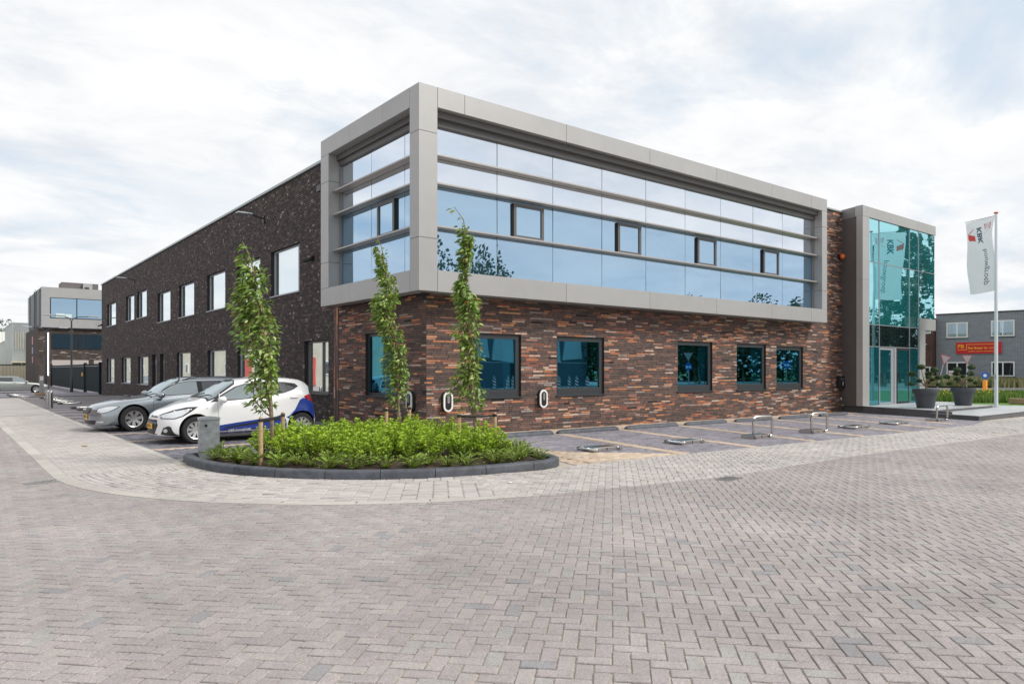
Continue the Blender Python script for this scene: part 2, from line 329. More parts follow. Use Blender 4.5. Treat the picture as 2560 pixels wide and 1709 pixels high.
# ------------------------------------------------------------------ paving
PPAT = [(0, 1, 5, 4), (1, 2, 6, 5), (2, 3, 7, 6), (3, 0, 4, 7), (4, 5, 9, 8), (5, 6, 10, 9), (6, 7, 11, 10), (7, 4, 8, 11), (8, 9, 10, 11)]
def inpoly(P, poly):
    x, y = P[..., 0], P[..., 1]; ins = np.zeros(x.shape, bool); n = len(poly)
    for i in range(n):
        x0, y0 = poly[i]; x1, y1 = poly[(i+1) % n]
        if y0 == y1: continue
        c = ((y0 > y) != (y1 > y)) & (x < (x1-x0)*(y-y0)/(y1-y0)+x0); ins ^= c
    return ins
def paver_corners(cx, cy, ang, L_, W_, gap=.0035, jit=1.0):
    n = len(cx); a = ang+rng.normal(0, .007*jit, n); ca, sa = np.cos(a), np.sin(a)
    cx = cx+rng.normal(0, .0010*jit, n); cy = cy+rng.normal(0, .0010*jit, n)
    hl = L_/2-gap-np.abs(rng.normal(0, .0006, n)); hw = W_/2-gap-np.abs(rng.normal(0, .0006, n))
    s = np.array([(-1, -1), (1, -1), (1, 1), (-1, 1)])
    X = cx[:, None]+s[None, :, 0]*hl[:, None]*ca[:, None]-s[None, :, 1]*hw[:, None]*sa[:, None]
    Y = cy[:, None]+s[None, :, 0]*hl[:, None]*sa[:, None]+s[None, :, 1]*hw[:, None]*ca[:, None]
    return np.stack([X, Y], -1)
def clip_poly(pts, a, b):
    """keep the left side of a->b"""
    o = []; n = len(pts)
    f = lambda p: (b[0]-a[0])*(p[1]-a[1])-(b[1]-a[1])*(p[0]-a[0])
    for i in range(n):
        p, q = pts[i], pts[(i+1) % n]; fp, fq = f(p), f(q)
        if fp >= 0: o.append(p)
        if fp*fq < 0: t = fp/(fp-fq); o.append((p[0]+(q[0]-p[0])*t, p[1]+(q[1]-p[1])*t))
    return o
def paving(parent, poly, K, m, bev=.005, top=0.0, singles=300, name='paver', keep=None, wobble=.0012):
    """poly counter-clockwise; K (n,4,2) corners of candidate pavers"""
    ins = inpoly(K, poly); allin = ins.all(1); some = ins.any(1) & ~allin
    Kw = K[allin]; n = len(Kw)
    zc = np.array([zg(x, y) for x, y in Kw.mean(1)])+top+rng.normal(0, wobble, n)
    tilt = rng.normal(0, wobble*.8, (n, 4)); c = Kw.mean(1)[:, None]; d = Kw-c; ln = np.linalg.norm(d, axis=2, keepdims=True); Kin = c+d*(1-bev*1.3/ln)
    z1 = zc[:, None]+tilt
    V = np.concatenate([np.dstack([Kw, z1-.03]), np.dstack([Kw, z1-bev*.8]), np.dstack([Kin, z1])], 1)
    tone = rng.random(n)*.999
    dp = Kw.mean(1) @ fw; lt = (Kw.mean(1) @ rt)/np.maximum(dp, .1)
    vis = (np.abs(lt) < .72) & (EYE/np.maximum(dp, .1) < .445)
    if keep is not None: vis &= keep(Kw.mean(1))
    order = np.argsort(np.where(vis, dp, 1e9)); ns = min(singles, int(vis.sum())); one = order[:ns]; rest = np.setdiff1d(np.arange(n), one)
    for i in one:                                     # the nearest ones are parts of their own
        cc = Vector((*Kw[i].mean(0), zc[i])); me = bpy.data.meshes.new(name)
        me.from_pydata([tuple(Vector(v)-cc) for v in V[i]], [], PPAT); me.materials.append(m)
        o = put(name, me, parent, cc); o['tone'] = float(tone[i])
    mb = MB()
    segs = [(np.array(poly[j]), np.array(poly[(j+1) % len(poly)])) for j in range(len(poly))]
    for k in K[some]:
        pts = [tuple(p) for p in k]; cc = k.mean(0)
        for a, b in segs:                             # cut at every edge that passes close by
            ab = b-a; t = np.clip(np.dot(cc-a, ab)/max(np.dot(ab, ab), 1e-9), 0, 1)
            if np.linalg.norm(a+ab*t-cc) < .13: pts = clip_poly(pts, a, b)
            if len(pts) < 3: break
        if len(pts) < 3: continue
        z = zg(*cc)+top; nn = len(pts)
        mb.add([(x, y, z-.03) for x, y in pts]+[(x, y, z) for x, y in pts], [tuple(range(nn, 2*nn))]+[(i, (i+1) % nn, nn+(i+1) % nn, nn+i) for i in range(nn)], tone=random.random()*.99+.001)
    o = put(name+'s_joined', quads_mesh(name+'s', V[rest], PPAT, tone[rest], m), parent); o['kind'] = 'stuff'
    if mb.v: o = put(name+'s_cut', mb.mesh(name+'s_cut', m), parent); o['kind'] = 'stuff'
def herring(ang, x0, x1, y0, y1, s=.1):
    """90-degree herringbone of 2:1 pavers over the box, rows turned by ang"""
    c, si = math.cos(ang), math.sin(ang); cor = [(x*c+y*si, -x*si+y*c) for x in (x0, x1) for y in (y0, y1)]
    i0, i1 = int(min(p[0] for p in cor)/s)-2, int(max(p[0] for p in cor)/s)+2; j0, j1 = int(min(p[1] for p in cor)/s)-2, int(max(p[1] for p in cor)/s)+2
    I, J = np.meshgrid(np.arange(i0, i1), np.arange(j0, j1)); I = I.ravel(); J = J.ravel(); q = (I-J) % 4
    h = q == 0; v = q == 3
    u = np.concatenate([(I[h]+1)*s, (I[v]+.5)*s]); w_ = np.concatenate([(J[h]+.5)*s, (J[v]+1)*s]); a = np.concatenate([np.full(h.sum(), ang), np.full(v.sum(), ang+math.pi/2)])
    X = u*c-w_*si; Y = u*si+w_*c; k = (X > x0) & (X < x1) & (Y > y0) & (Y < y1); return X[k], Y[k], a[k]
def running(ang, x0, x1, y0, y1, L_=.2, W_=.1):
    c, s = math.cos(ang), math.sin(ang); r = max(abs(x0), abs(x1))+max(abs(y0), abs(y1)); nj = int(r/W_)+1; ni = int(r/L_)+1
    I, J = np.meshgrid(np.arange(-ni, ni), np.arange(-nj, nj)); I = I.ravel(); J = J.ravel(); u = (I+.5*(J % 2))*L_; v = J*W_
    X = u*c-v*s; Y = u*s+v*c; k = (X > x0) & (X < x1) & (Y > y0) & (Y < y1); return X[k], Y[k], np.full(k.sum(), ang)

AC = (7.0, 12.6)
def arc(r, a0, a1, n=24, c=AC): return [(c[0]+r*math.cos(R(a0+(a1-a0)*i/n)), c[1]+r*math.sin(R(a0+(a1-a0)*i/n))) for i in range(n+1)]
# outer edge of the footpath against the road (left -> corner -> right)
EDGE = [(1.05, 30.0), (1.18, 15.7)]+arc(5.80, 180, 262, 20)+[(7.6, 6.62), (8.8, 6.45), (10.5, 6.45), (13.5, 6.55), (19, 6.45), (25, 6.35)]
FAR = 30.0
ground = MB(); ground.add([(-400, -400, -.75), (600, -400, -.75), (600, 700, -.75), (-400, 700, -.75)], [(0, 1, 2, 3)])
struct('ground', ground, M['lawn'])
def sheet(name, xs, ys, dz, m, parent=None, cond=None):
    mb = MB(); idx = {}
    for i, x in enumerate(xs):
        for j, y in enumerate(ys): idx[i, j] = len(mb.v); mb.v.append((x, y, zg(x, y)+dz))
    for i in range(len(xs)-1):
        for j in range(len(ys)-1):
            if cond and not cond((xs[i]+xs[i+1])/2, (ys[j]+ys[j+1])/2): continue
            mb.f.append((idx[i, j], idx[i+1, j], idx[i+1, j+1], idx[i, j+1])); mb.t.append(0.001+random.random()*0); mb.m.append(0)
    return struct(name, mb, m, parent)
sheet('sand_bed', np.linspace(-1.5, 34, 40), np.linspace(-3, FAR, 36), -.010, M['sand'])
sheet('street_beyond', np.linspace(-80, 110, 60), np.linspace(-70, 24, 40), -.05, M['paver'], cond=lambda x, y: not (0 < x < 33.8 and y > 3))
road = put('road', None); road.name = 'road'; road['kind'] = 'structure'
A45 = R(43.7)
X, Y, A = herring(A45, -1.2, 25.5, -1.0, FAR)
dp = X*fw[0]+Y*fw[1]; lt = (X*rt[0]+Y*rt[1])/np.maximum(dp, .1); k = (dp > 2.4) & (np.abs(lt) < .9)
road_poly = [(-1.4, -1.2), (25.5, -1.2), (25.5, 6.34)]+EDGE[::-1]+[(-1.4, 30.0)]
paving(road, road_poly, paver_corners(X[k], Y[k], A[k], .2, .1, gap=.0040), M["paver"], bev=.0055, wobble=.0010)
# far strips of road / footpath / bays beyond the reach of single pavers
sheet('road_far', [-12, -6, -1.4, 1.05], np.linspace(FAR, 140, 60), 0, M['paver'])
sheet('footpath_far', [1.05, 2.1, 3.0], np.linspace(FAR, 56, 18), 0.001, M['pale'])
sheet('road_left', [-14, -8, -1.45], np.linspace(-10, FAR, 20), -.001, M['paver'])
struct('street_left_far', MB().add([(-14.8, 30, -.36), (-12, 30, -.36), (-12, 330, -.36), (-14.8, 330, -.36)], [(0, 1, 2, 3)]).add([(-12, 140, -.34), (1, 140, -.34), (1, 330, -.34), (-12, 330, -.34)], [(0, 1, 2, 3)], .3), M['paver'])
foot = put('footpath', None); foot['kind'] = 'structure'
# left straight: courses across the walk
PL = [(3.03, 30.0), (3.15, 16.0), (3.17, 12.6)]
X, Y, A = running(0, 1.0, 3.4, 12.4, FAR)
paving(foot, [(1.05+.18, 30.0), (1.18+.18, 15.7), (1.20+.18, 12.6), (3.17-.16, 12.6), (3.15-.16, 16), (3.03-.16, 30)], paver_corners(X, Y, A, .2, .1, gap=.003), M['pale'], bev=.004, singles=60)
# corner: courses concentric with the kerb
pv = []
r = 3.85+.05
while r < 5.62:
    n = int(r*R(84)/.2)
    for i in range(n):
        a = math.pi+(i+.5*(int(r*10) % 2))*.2/r
        pv.append((AC[0]+r*math.cos(a), AC[1]+r*math.sin(a), a+math.pi/2))
    r += .1
pv = np.array(pv)
corner_poly = arc(5.62, 180, 255, 30)+arc(3.78, 255, 180, 30)
paving(foot, corner_poly, paver_corners(pv[:, 0], pv[:, 1], pv[:, 2], .2, .1, gap=.0042), M['pale'], bev=.006, singles=120, wobble=.002)
# right arm: herringbone
a255 = arc(5.8, 255, 262, 3); i255 = arc(3.78, 255, 262, 3)
right_poly = a255+[(7.6, 6.62), (8.8, 6.45), (10.5, 6.45), (13.5, 6.55), (19, 6.45), (25, 6.35), (33, 6.3), (33, 8.8), (27, 8.85), (24.8, 8.42), (20, 8.42), (15, 8.55), (11, 8.65), (8.25, 8.72), (7.6, 8.62), (7.1, 8.6)]+i255[::-1]
X, Y, A = herring(A45, 4.5, 33, 6.0, 9.2)
paving(foot, right_poly, paver_corners(X, Y, A, .2, .1, gap=.0042), M['pale'], bev=.006, singles=120, wobble=.002)
# edge bands: one stone after another
def band(parent, line, w0, length=.99, m=None, top=.004, singles=40, name='edge_stone', tonek=.5):
    P = [np.array(p) for p in line]; pts = []; acc = 0
    for a, b in zip(P[:-1], P[1:]):
        d = np.linalg.norm(b-a); u = (b-a)/d; t = 0
        while t < d: pts.append(a+u*t); t += .05
    i = 0; step = int(length/.05); cnt = 0
    while i+2 < len(pts):
        j = min(i+step, len(pts)-1); a, b = pts[i], pts[j]; mid = pts[(i+j)//2]; u = (b-a)/np.linalg.norm(b-a); nn = np.array([-u[1], u[0]]); g = u*.004
        poly = [a+g, mid, b-g, b-g+nn*w0, mid+nn*w0, a+g+nn*w0]; z = zg(*mid)+top
        mb = MB(); mb.add([(p[0], p[1], z-.05) for p in poly]+[(p[0], p[1], z) for p in poly], [(6, 7, 10, 11), (7, 8, 9, 10)]+[(q, (q+1) % 6, 6+(q+1) % 6, 6+q) for q in range(6)])
        o = put(name, mb.mesh(name, m or M['band'], off=Vector((mid[0], mid[1], z))), parent, (mid[0], mid[1], z)); o['tone'] = random.random()
        i = j
band(foot, [(1.05, 56), (1.05, 30)]+[(1.18, 15.7)]+arc(5.80, 180, 256, 20), .18)
band(foot, [(2.87, 52), (2.87, 30), (2.99, 16.0), (3.01, 12.9)], .16)
# parking bays
bays = put('parking_bays', None); bays['kind'] = 'structure'
SR = [((8.75, 8.6), (9.55, 13.5)), ((11.07, 8.66), (12.1, 13.5)), ((13.3, 8.58), (14.4, 13.5)), ((15.6, 8.5), (16.95, 13.5)), ((17.9, 8.45), (19.4, 13.5)), ((20.2, 8.4), (21.9, 13.5)), ((22.4, 8.4), (24.4, 13.5)), ((24.7, 9.0), (26.7, 13.5))]
def stripe_poly(a, b, w_): d = np.array(b)-np.array(a); d = d/np.linalg.norm(d); n = np.array([d[1], -d[0]]); a = np.array(a); b = np.array(b); return [tuple(a-n*w_), tuple(a+n*w_), tuple(b+n*w_), tuple(b-n*w_)]
bayR = [(8.25, 8.74), (11, 8.67), (15, 8.57), (20, 8.44), (24.8, 8.44), (27.0, 8.87), (28.75, 14.58), (9.3, 14.58), (9.3, 13.0), (8.9, 11.2)]
X, Y, A = running(R(2), 8, 29.5, 8.2, 14.7)
K = paver_corners(X, Y, A, .2, .1, gap=.003); c = K.mean(1)
tanm = np.zeros(len(K), bool)
for a, b in SR: tanm |= inpoly(c, stripe_poly(a, b, .185))
strm = tanm.copy()
tanm |= c[:, 1] > 13.72
tanm |= inpoly(c, [(8.2, 8.5), (11.2, 8.5), (9.2, 10.6), (8.6, 10.2)])
paving(bays, bayR, K[~tanm], M['bay'], bev=.003, singles=90, wobble=.001)
paving(bays, bayR, K[tanm & ~strm], M['tan'], bev=.003, singles=30, name='marking_paver', wobble=.001)
def rows_along(a, b, n_):
    a, b = np.array(a, float), np.array(b, float); L_ = np.linalg.norm(b-a); u = (b-a)/L_; v = np.array([-u[1], u[0]]); out_ = []
    for r_ in range(n_):
        for i in range(int(L_/.2)+1): p = a+u*(i*.2+.1*(r_ % 2))+v*((r_-(n_-1)/2)*.1); out_.append((p[0], p[1], math.atan2(u[1], u[0])))
    o_ = np.array(out_); return o_[:, 0], o_[:, 1], o_[:, 2]
pr_ = [rows_along(a, (b[0]+(b[0]-a[0])*.04, b[1]+.2), 3) for a, b in SR]; pr_ = [np.concatenate([q[i] for q in pr_]) for i in range(3)]
paving(bays, bayR, paver_corners(pr_[0], pr_[1], pr_[2], .2, .1, gap=.002), M['tan'], bev=.003, singles=60, name='marking_paver', top=.003, wobble=.0006)
SLY = [13.57, 15.6, 17.76, 19.95, 22.0, 24.0, 25.99, 27.93, 29.9]
bayL = [(3.17, 13.3), (8.88, 13.3), (8.88, FAR), (3.03, FAR), (3.15, 16)]
X, Y, A = running(R(90), 3, 8.95, 13.2, FAR)
K = paver_corners(X, Y, A, .2, .1, gap=.003); c = K.mean(1); tanm = np.zeros(len(K), bool)
for y in SLY: tanm |= np.abs(c[:, 1]-y) < .105
paving(bays, bayL, K[~tanm], M['bayN'], bev=.003, singles=90, wobble=.001)
pr_ = [rows_along((3.1, y), (8.8, y), 2) for y in SLY]; pr_ = [np.concatenate([q[i] for q in pr_]) for i in range(3)]
paving(bays, bayL, paver_corners(pr_[0], pr_[1], pr_[2], .2, .1, gap=.002), M['tan'], bev=.003, singles=60, name='marking_paver', top=.003, wobble=.0006)
sheet('bays_far', [3.03, 5, 8.9], np.linspace(FAR, 53, 16), 0, M['bayN'], bays)
mb = MB()
for y in np.arange(31.9, 53, 2.05): mb.box(3.03, 8.8, y-.07, y+.07, zg(5, y)-.02, zg(5, y)+.006, tone=.4)
o = struct('bay_marking_far', mb, M['tan'], bays); 
yard = sheet('yard', np.linspace(-2, 40, 12), np.linspace(53, 120, 30), .004, M['bay'])
mb = MB(); mb.box(2.4, 9.0, 52.6, 53.1, -.4, zg(5, 53)+.05); mb.box(2.4, 9.0, 54.4, 54.8, -.4, zg(5, 54.5)+.05); struct('yard_kerb', mb, M['kerbdark'])
mb = MB(); mb.box(2.4, 9.0, 53.1, 54.4, -.4, zg(5, 53.7)+.02, tone=.3); struct('brick_apron', mb, M['tan'])

# drains
for (x, y, rz, lab) in [(1.02, 12.07, R(18), 'cast iron gully grate at the outer edge of the footpath corner'), (8.95, 6.22, R(8), 'cast iron gully grate in the road beside the bright footpath edge')]:
    t = thing('gully_grate', lab, 'drain grate', (x, y, .006), rz); mb = MB()
    mb.box(-.2, .2, -.12, -.095, -.02, .004); mb.box(-.2, .2, .095, .12, -.02, .004); mb.box(-.2, -.17, -.095, .095, -.02, .004); mb.box(.17, .2, -.095, .095, -.02, .004)
    part('rim', mb, M['steelb'], t, world=False); mb = MB(); mb.box(-.17, .17, -.095, .095, -.03, -.012); part('pit', mb, M['black'], t, world=False)
    for i in range(6):
        mb = MB(); mb.box(-.14+i*.052, -.12+i*.052, -.095, .095, -.012, .003); part('bar', mb, M['steelb'], t, world=False)

# ------------------------------------------------------------------ main building
B = thing('office_building', 'long two storey brick office with a grey framed glass box and teal glass entrance', 'building', (8.92, 14.6, 0))
WZ = 7.9
fr_R = frame((8.92, 14.6, 0), (1, 0, 0), (0, -1, 0))       # street front: u = X-8.92
fr_L = frame((8.92, 14.6, 0), (0, 1, 0), (-1, 0, 0))       # car park side: u = Y-14.6
BPAT = [(4, 5, 6, 7), (0, 1, 5, 4), (1, 2, 6, 5), (2, 3, 7, 6), (3, 0, 4, 7)]
def snap(z, h): return round(z/h)*h
def brick_face(fr, u0, u1, z0, z1, h, lens, m, openings, wall, singles=0, tonefn=None, proud=.004, joint=.005, vert=False, seed=1):
    """courses of separate bricks, cut round the openings; returns nothing, adds parts to wall"""
    r = np.random.default_rng(seed); bl = []
    nz_ = int(round((z1-z0)/h))
    for j in range(nz_):
        a = z0+j*h; b = a+h
        iv = [(u0, u1)]
        for (p, q, s, t) in openings:
            if a < t-.01 and b > s+.01:
                iv = [y for x in iv for y in ([(x[0], min(x[1], p))] if x[0] < p else [])+([(max(x[0], q), x[1])] if x[1] > q else [])]
        for (p, q) in iv:
            if q-p < .02: continue
            u = p-r.random()*lens[0]*(1 if p == u0 else .4) if False else p
            first = True
            while u < q-.01:
                l = lens[r.integers(len(lens))]
                if first: l *= r.uniform(.35, 1); first = False
                e = min(u+l, q)
                if q-e < .05: e = q
                bl.append((u, e, a, b)); u = e
    A_ = np.array(bl); n = len(A_)
    pr = r.uniform(0, proud, n); g = joint/2
    U0, U1, Z0, Z1 = A_[:, 0]+g, A_[:, 1]-g, A_[:, 2]+g, A_[:, 3]-g
    tone = r.random(n)*.999 if tonefn is None else tonefn(r, A_[:, 1]-A_[:, 0])
    back = np.full(n, -.014)
    def col(u, d, z): return np.stack([u, d, z], -1)
    e = .0015
    V = np.stack([col(U0, back, Z0), col(U1, back, Z0), col(U1, back, Z1), col(U0, back, Z1), col(U0+e, pr, Z0+e), col(U1-e, pr, Z0+e), col(U1-e, pr, Z1-e), col(U0+e, pr, Z1-e)], 1)
    F4 = np.array(fr)
    W = V @ F4[:3, :3].T+F4[:3, 3]; off = np.array(wloc(wall)); W = W-off
    # the largest in the picture: nearest to the camera
    c = W.mean(1)+off; d = np.hypot(c[:, 0], c[:, 1])/np.maximum(.12, A_[:, 1]-A_[:, 0]); one = np.argsort(d)[:singles]; rest = np.setdiff1d(np.arange(n), one)
    for i in one:
        cc = Vector(W[i].mean(0)); me = bpy.data.meshes.new('brick'); me.from_pydata([tuple(Vector(v)-cc) for v in W[i]], [], BPAT); me.materials.append(m)
        o = put('brick', me, wall, cc); o['tone'] = float(tone[i])
    o = put('brick_courses', quads_mesh('brick_courses', W[rest], BPAT, tone[rest], m), wall); o['kind'] = 'stuff'
def wall_back(name, fr, u0, u1, z0, z1, openings, m, rev=.16, back=-.013, thick=.3):
    us = sorted({u0, u1}|{o[0] for o in openings}|{o[1] for o in openings}); zs = sorted({z0, z1}|{o[2] for o in openings}|{o[3] for o in openings})
    mb = MB(); P = lambda u, d, z: fr @ Vector((u, d, z))
    for a, b in zip(us[:-1], us[1:]):
        for s, t in zip(zs[:-1], zs[1:]):
            um, zm = (a+b)/2, (s+t)/2
            if any(o[0] < um < o[1] and o[2] < zm < o[3] for o in openings): continue
            mb.add([P(a, back, s), P(b, back, s), P(b, back, t), P(a, back, t)], [(0, 1, 2, 3)])
    for (p, q, s, t) in openings:
        for e in (((p, s), (q, s)), ((p, t), (q, t)), ((p, s), (p, t)), ((q, s), (q, t))):
            (a, b), (c_, d_) = e; mb.add([P(a, back, b), P(c_, back, d_), P(c_, -rev-.1, d_), P(a, -rev-.1, b)], [(0, 1, 2, 3)])
    return part(name, mb, m, B)
# openings (u0,u1,z0,z1); z snapped to the courses
hB, hD = .0525, .066
opR = [(10.20-8.92, 11.83-8.92, .91, 2.52), (13.09-8.92, 14.94-8.92, .90, 2.53), (18.27-8.92, 20.09-8.92, .89, 2.5), (21.48-8.92, 23.28-8.92, .89, 2.5), (23.97-8.92, 25.81-8.92, .89, 2.49)]
opR = [(a, b, snap(c_, hB), snap(d_, hB)) for a, b, c_, d_ in opR]
opLb = [(1.35, 3.17, snap(.91, hB), snap(2.56, hB))]
Zb0 = snap(-.17, hB); Zb1 = snap(3.42, hB)
wR = wall_back('street_wall', fr_R, 0, 19.9, -.2, 8.03, opR, M['mortar'])
def btone(r, ln): return r.random(len(ln))*.999
brick_face(fr_R, 0.0, 19.9, Zb0, Zb1, hB, [.42, .42, .42, .30, .36, .21], M['brick'], opR, wR, singles=300, tonefn=btone, joint=.009, seed=3)
brick_face(fr_R, 26.5-8.92, 19.9, Zb1, snap(8.03, hB), hB, [.42, .42, .30, .36, .21], M['brick'], [], wR, tonefn=btone, joint=.009, seed=4)
wLb = wall_back('corner_wall', fr_L, 0, 4.85, -.2, 3.42, opLb, M['mortar'])
brick_face(fr_L, 0.003, 4.85, Zb0, Zb1, hB, [.42, .42, .30, .36, .21], M['brick'], opLb, wLb, singles=150, tonefn=btone, joint=.009, seed=5)
# upright soldier strip at the joint
mb = MB(); part('joint_backing', MB().box(4.85, 5.18, -.2, -.012, -.1, 3.45, fr_L), M['mortar'], B)
sw = put('soldier_strip', None, B); WL[sw.name] = wloc(B)
for i in range(5):
    z = -.1
    while z < 3.4:
        l = random.choice([.5, .5, .35, .6]); d = (.012 if i in (0, 4) else (-.004 if i == 2 else .004)); m_ = MB().box(4.858+i*.064, 4.914+i*.064, -.02, d+random.uniform(0, .003), z, min(z+l-.006, 3.42), fr_L)
        o = part('brick', m_, M['brick'], sw); o['tone'] = random.random()*.95; z += l
# dark wall
Y0 = 14.6
def wy(a, b, s, t): return (a-Y0, b-Y0, snap(s, hD), snap(t, hD))
opD = [wy(22.43, 25.07, 4.19, 5.77), wy(26.14, 28.83, 4.19, 5.76), wy(30.4, 33.05, 4.18, 5.75), wy(35.16, 37.95, 4.17, 5.76), wy(39.7, 42.55, 4.16, 5.76), wy(45.3, 48.0, 4.68, 6.28), wy(48.86, 51.45, 4.68, 6.28), wy(55.0, 58.4, 4.68, 6.28),
       wy(20.2, 22.04, .86, 2.5), wy(26.14, 28.8, .9, 2.46), wy(30.3, 32.95, .9, 2.46), wy(35.8, 38.4, .9, 2.45), wy(41.0, 42.0, 0, 2.43), wy(42.8, 43.9, 0, 2.43), wy(44.9, 47.7, .74, 2.40), wy(50.0, 52.9, .72, 2.38), wy(55.6, 58.6, .68, 2.37)]
wD = wall_back('car_park_wall', fr_L, 5.18, 46.2, -.4, 7.9, opD, M['mortar'], rev=.2)
def dtone(r, ln):
    t = r.random(len(ln))*.925; sh = ln < .13; p = r.random(len(ln)); t[sh & (p < .12)] = r.choice([.94, .98], (sh & (p < .12)).sum()); t[~sh & (p < .012)] = .94; return t
brick_face(fr_L, 5.18, 46.2, snap(-.4, hD), snap(7.88, hD), hD, [.22, .22, .22, .11, .11, .165], M['dkbrick'], opD, wD, singles=300, tonefn=dtone, joint=.010, seed=6)
# roof, coping, far end
mb = MB(); mb.box(8.95, 40, 14.63, 60.8, 7.0, 7.85); mb.v = [(min(x, 28.0), y, z) for x, y, z in mb.v]; part('roof', mb, M['roof'], B)
mb = MB(); mb.box(8.86, 9.2, 19.4, 60.85, 7.9, 7.98); part('coping', mb, M['coping'], B)
mb = MB(); mb.box(26.5, 28.9, 14.55, 14.9, 8.04, 8.10); part('coping', mb, M['coping'], B)
mb = MB(); mb.box(9.0, 26, 60.8, 60.95, -.5, 7.9); part('end_wall', mb, M['dkbrick'], B)
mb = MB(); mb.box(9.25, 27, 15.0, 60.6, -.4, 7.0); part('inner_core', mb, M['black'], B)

def window(fr, o, fm, gm, rec=.10, fw_=.07, split=None, sill=True, sillm=None, lab=None):
    """frame mesh with pane(s) and sill as sub-parts; o=(u0,u1,z0,z1); split = list of u fractions"""
    a, b, s, t = o; mb = MB(); d0, d1 = -rec-.07, -rec
    mb.box(a, b, d0, d1, t-fw_, t, fr); mb.box(a, b, d0, d1, s, s+fw_, fr); mb.box(a, a+fw_, d0, d1, s+fw_, t-fw_, fr); mb.box(b-fw_, b, d0, d1, s+fw_, t-fw_, fr)
    cuts = [a+fw_]+([a+(b-a)*k for k in split] if split else [])+[b-fw_]
    for c_ in cuts[1:-1]: mb.box(c_-.035, c_+.035, d0, d1+.012, s+fw_, t-fw_, fr)
    f = part('window', mb, fm, B)
    for i, (p, q) in enumerate(zip(cuts[:-1], cuts[1:])):
        p2 = p+(.035 if i else 0); q2 = q-(.035 if i < len(cuts)-2 else 0)
        part('pane', MB().box(p2, q2, -rec-.05, -rec-.028, s+fw_, t-fw_, fr), gm, f)
    if sill: part('sill', MB().box(a-.03, b+.03, -rec-.02, .035, s-.035, s+.004, fr), sillm or M['framegrey'], f)
    return f
for i, o in enumerate(opR):
    f = window(fr_R, o, M['frame'], M['g_teal'], rec=.06, fw_=.09, sill=True, sillm=M['frame'])
    mb = MB(); a, b, s, t = o; e = .11; mb.box(a+.09, b-.09, -.127, -.06, t-.09-e*.35, t-.09, fr_R); mb.box(a+.09, b-.09, -.127, -.055, s+.09, s+.09+e, fr_R); mb.box(b-.09-e*.5, b-.09, -.127, -.055, s+.09+e, t-.13, fr_R)
    part('casement', mb, M['frame'], f)
    w_ = (b-a)*(.20, .0, .22, .30, .24)[i]
    if w_: part('blind', MB().box(b-.16-w_, b-.16, -.17, -.155, s+.1, t-.1, fr_R), mat('blind_cloth', (.62, .66, .62), .8), f)
    part('window_board', MB().box(a+.02, b-.02, -.38, -.20, s+.02, s+.05, fr_R), M['white'], f)
window(fr_L, opLb[0], M['frame'], M['g_teal'], rec=.08, fw_=.08, sillm=M['frame'])
for i, o in enumerate(opD):
    up = o[2] > 3
    if up: window(fr_L, o, M['framegrey'], M['g_left'], rec=.12, fw_=.055, split=[.13] if i in (0, 1, 3) else None)
    elif i == 8: window(fr_L, o, M['framebrown_shaded'], M['g_left'], rec=.12, fw_=.07, split=[.35], sillm=M['frame'])
    elif o[2] > .3: window(fr_L, o, M['framegrey'], M['g_left'], rec=.12, fw_=.055, split=[.14] if i in (9, 10, 11) else None)
    else:
        d = part('door', MB().box(o[0], o[1], -.24, -.18, o[2], o[3], fr_L), M['framegrey'], B)
        part('handle', MB().box(o[0]+.1, o[0]+.14, -.18, -.12, .9, 1.5, fr_L), M['steel'], d)
        part('hinge', MB().box(o[1]-.12, o[1]-.05, -.18, -.13, 1.9, 2.1, fr_L).box(o[1]-.12, o[1]-.05, -.18, -.13, .3, .5, fr_L), M['steel'], d)

def skew(mb, ax, k=.0035):
    c = [sum(v[i] for v in mb.v)/len(mb.v) for i in range(3)]; a, b = random.uniform(-k, k), random.uniform(-k, k); out = []
    for v in mb.v:
        v = list(v); u = 1-ax; v[ax] += a*(1 if v[u] > c[u] else -1)+b*(1 if v[2] > c[2] else -1); out.append(tuple(v))
    mb.v = out; return mb
# --- cladded glass box
bx0, bx1, by0, by1, bz0, bz1 = 8.36, 26.5, 14.0, 19.45, 3.40, 8.13
gy, gx = 14.38, 8.74
ox0, ox1, oz0, oz1 = 8.86, 26.12, 3.90, 7.66
ly0, ly1 = 14.42, 18.92
def panel(x0, x1, y0, y1, z0, z1, m=None):
    o = part('cladding_panel', MB().cbox(x0, x1, y0, y1, z0, z1, .004), m or M['clad'], B); o['tone'] = random.random()*.99; return o
g = .004
tx = [bx0+.0, 9.62, 12.9, 16.25, 19.5, 22.7, 25.35, bx1]
for i in range(7):
    a, b = tx[i]+(g if i else .0), tx[i+1]-g
    if i == 0: a = ox0+g
    panel(a, min(b, bx1 if i < 6 else bx1), by0, gy, oz1, bz1); panel(a, b, by0, gy, bz0, oz0)
for (z0, z1) in ((bz0, 4.62), (4.62, 7.05), (7.05, bz1)): panel(bx0, ox0-g, by0, ly0-g, z0+g, z1-g)
for (z0, z1) in ((oz0, 4.62), (4.62, 7.05), (7.05, oz1)): panel(ox1+g, bx1-g, by0+.0, gy, z0+g, z1-g)
ty = [ly0, 15.75, 17.55, by1]
for i in range(3):
    a, b = ty[i]+g, ty[i+1]-g; panel(bx0, gx, a, b, oz1, bz1); panel(bx0, gx, a, b, bz0, oz0)
for (z0, z1) in ((oz0, 4.62), (4.62, 6.9), (6.9, oz1)): panel(bx0, gx, ly1, by1-g, z0+g, z1-g)
part('box_end', MB().box(gx, 9.0, by1-.06, by1-.008, bz0+.004, bz1-.004), M['clad'], B)
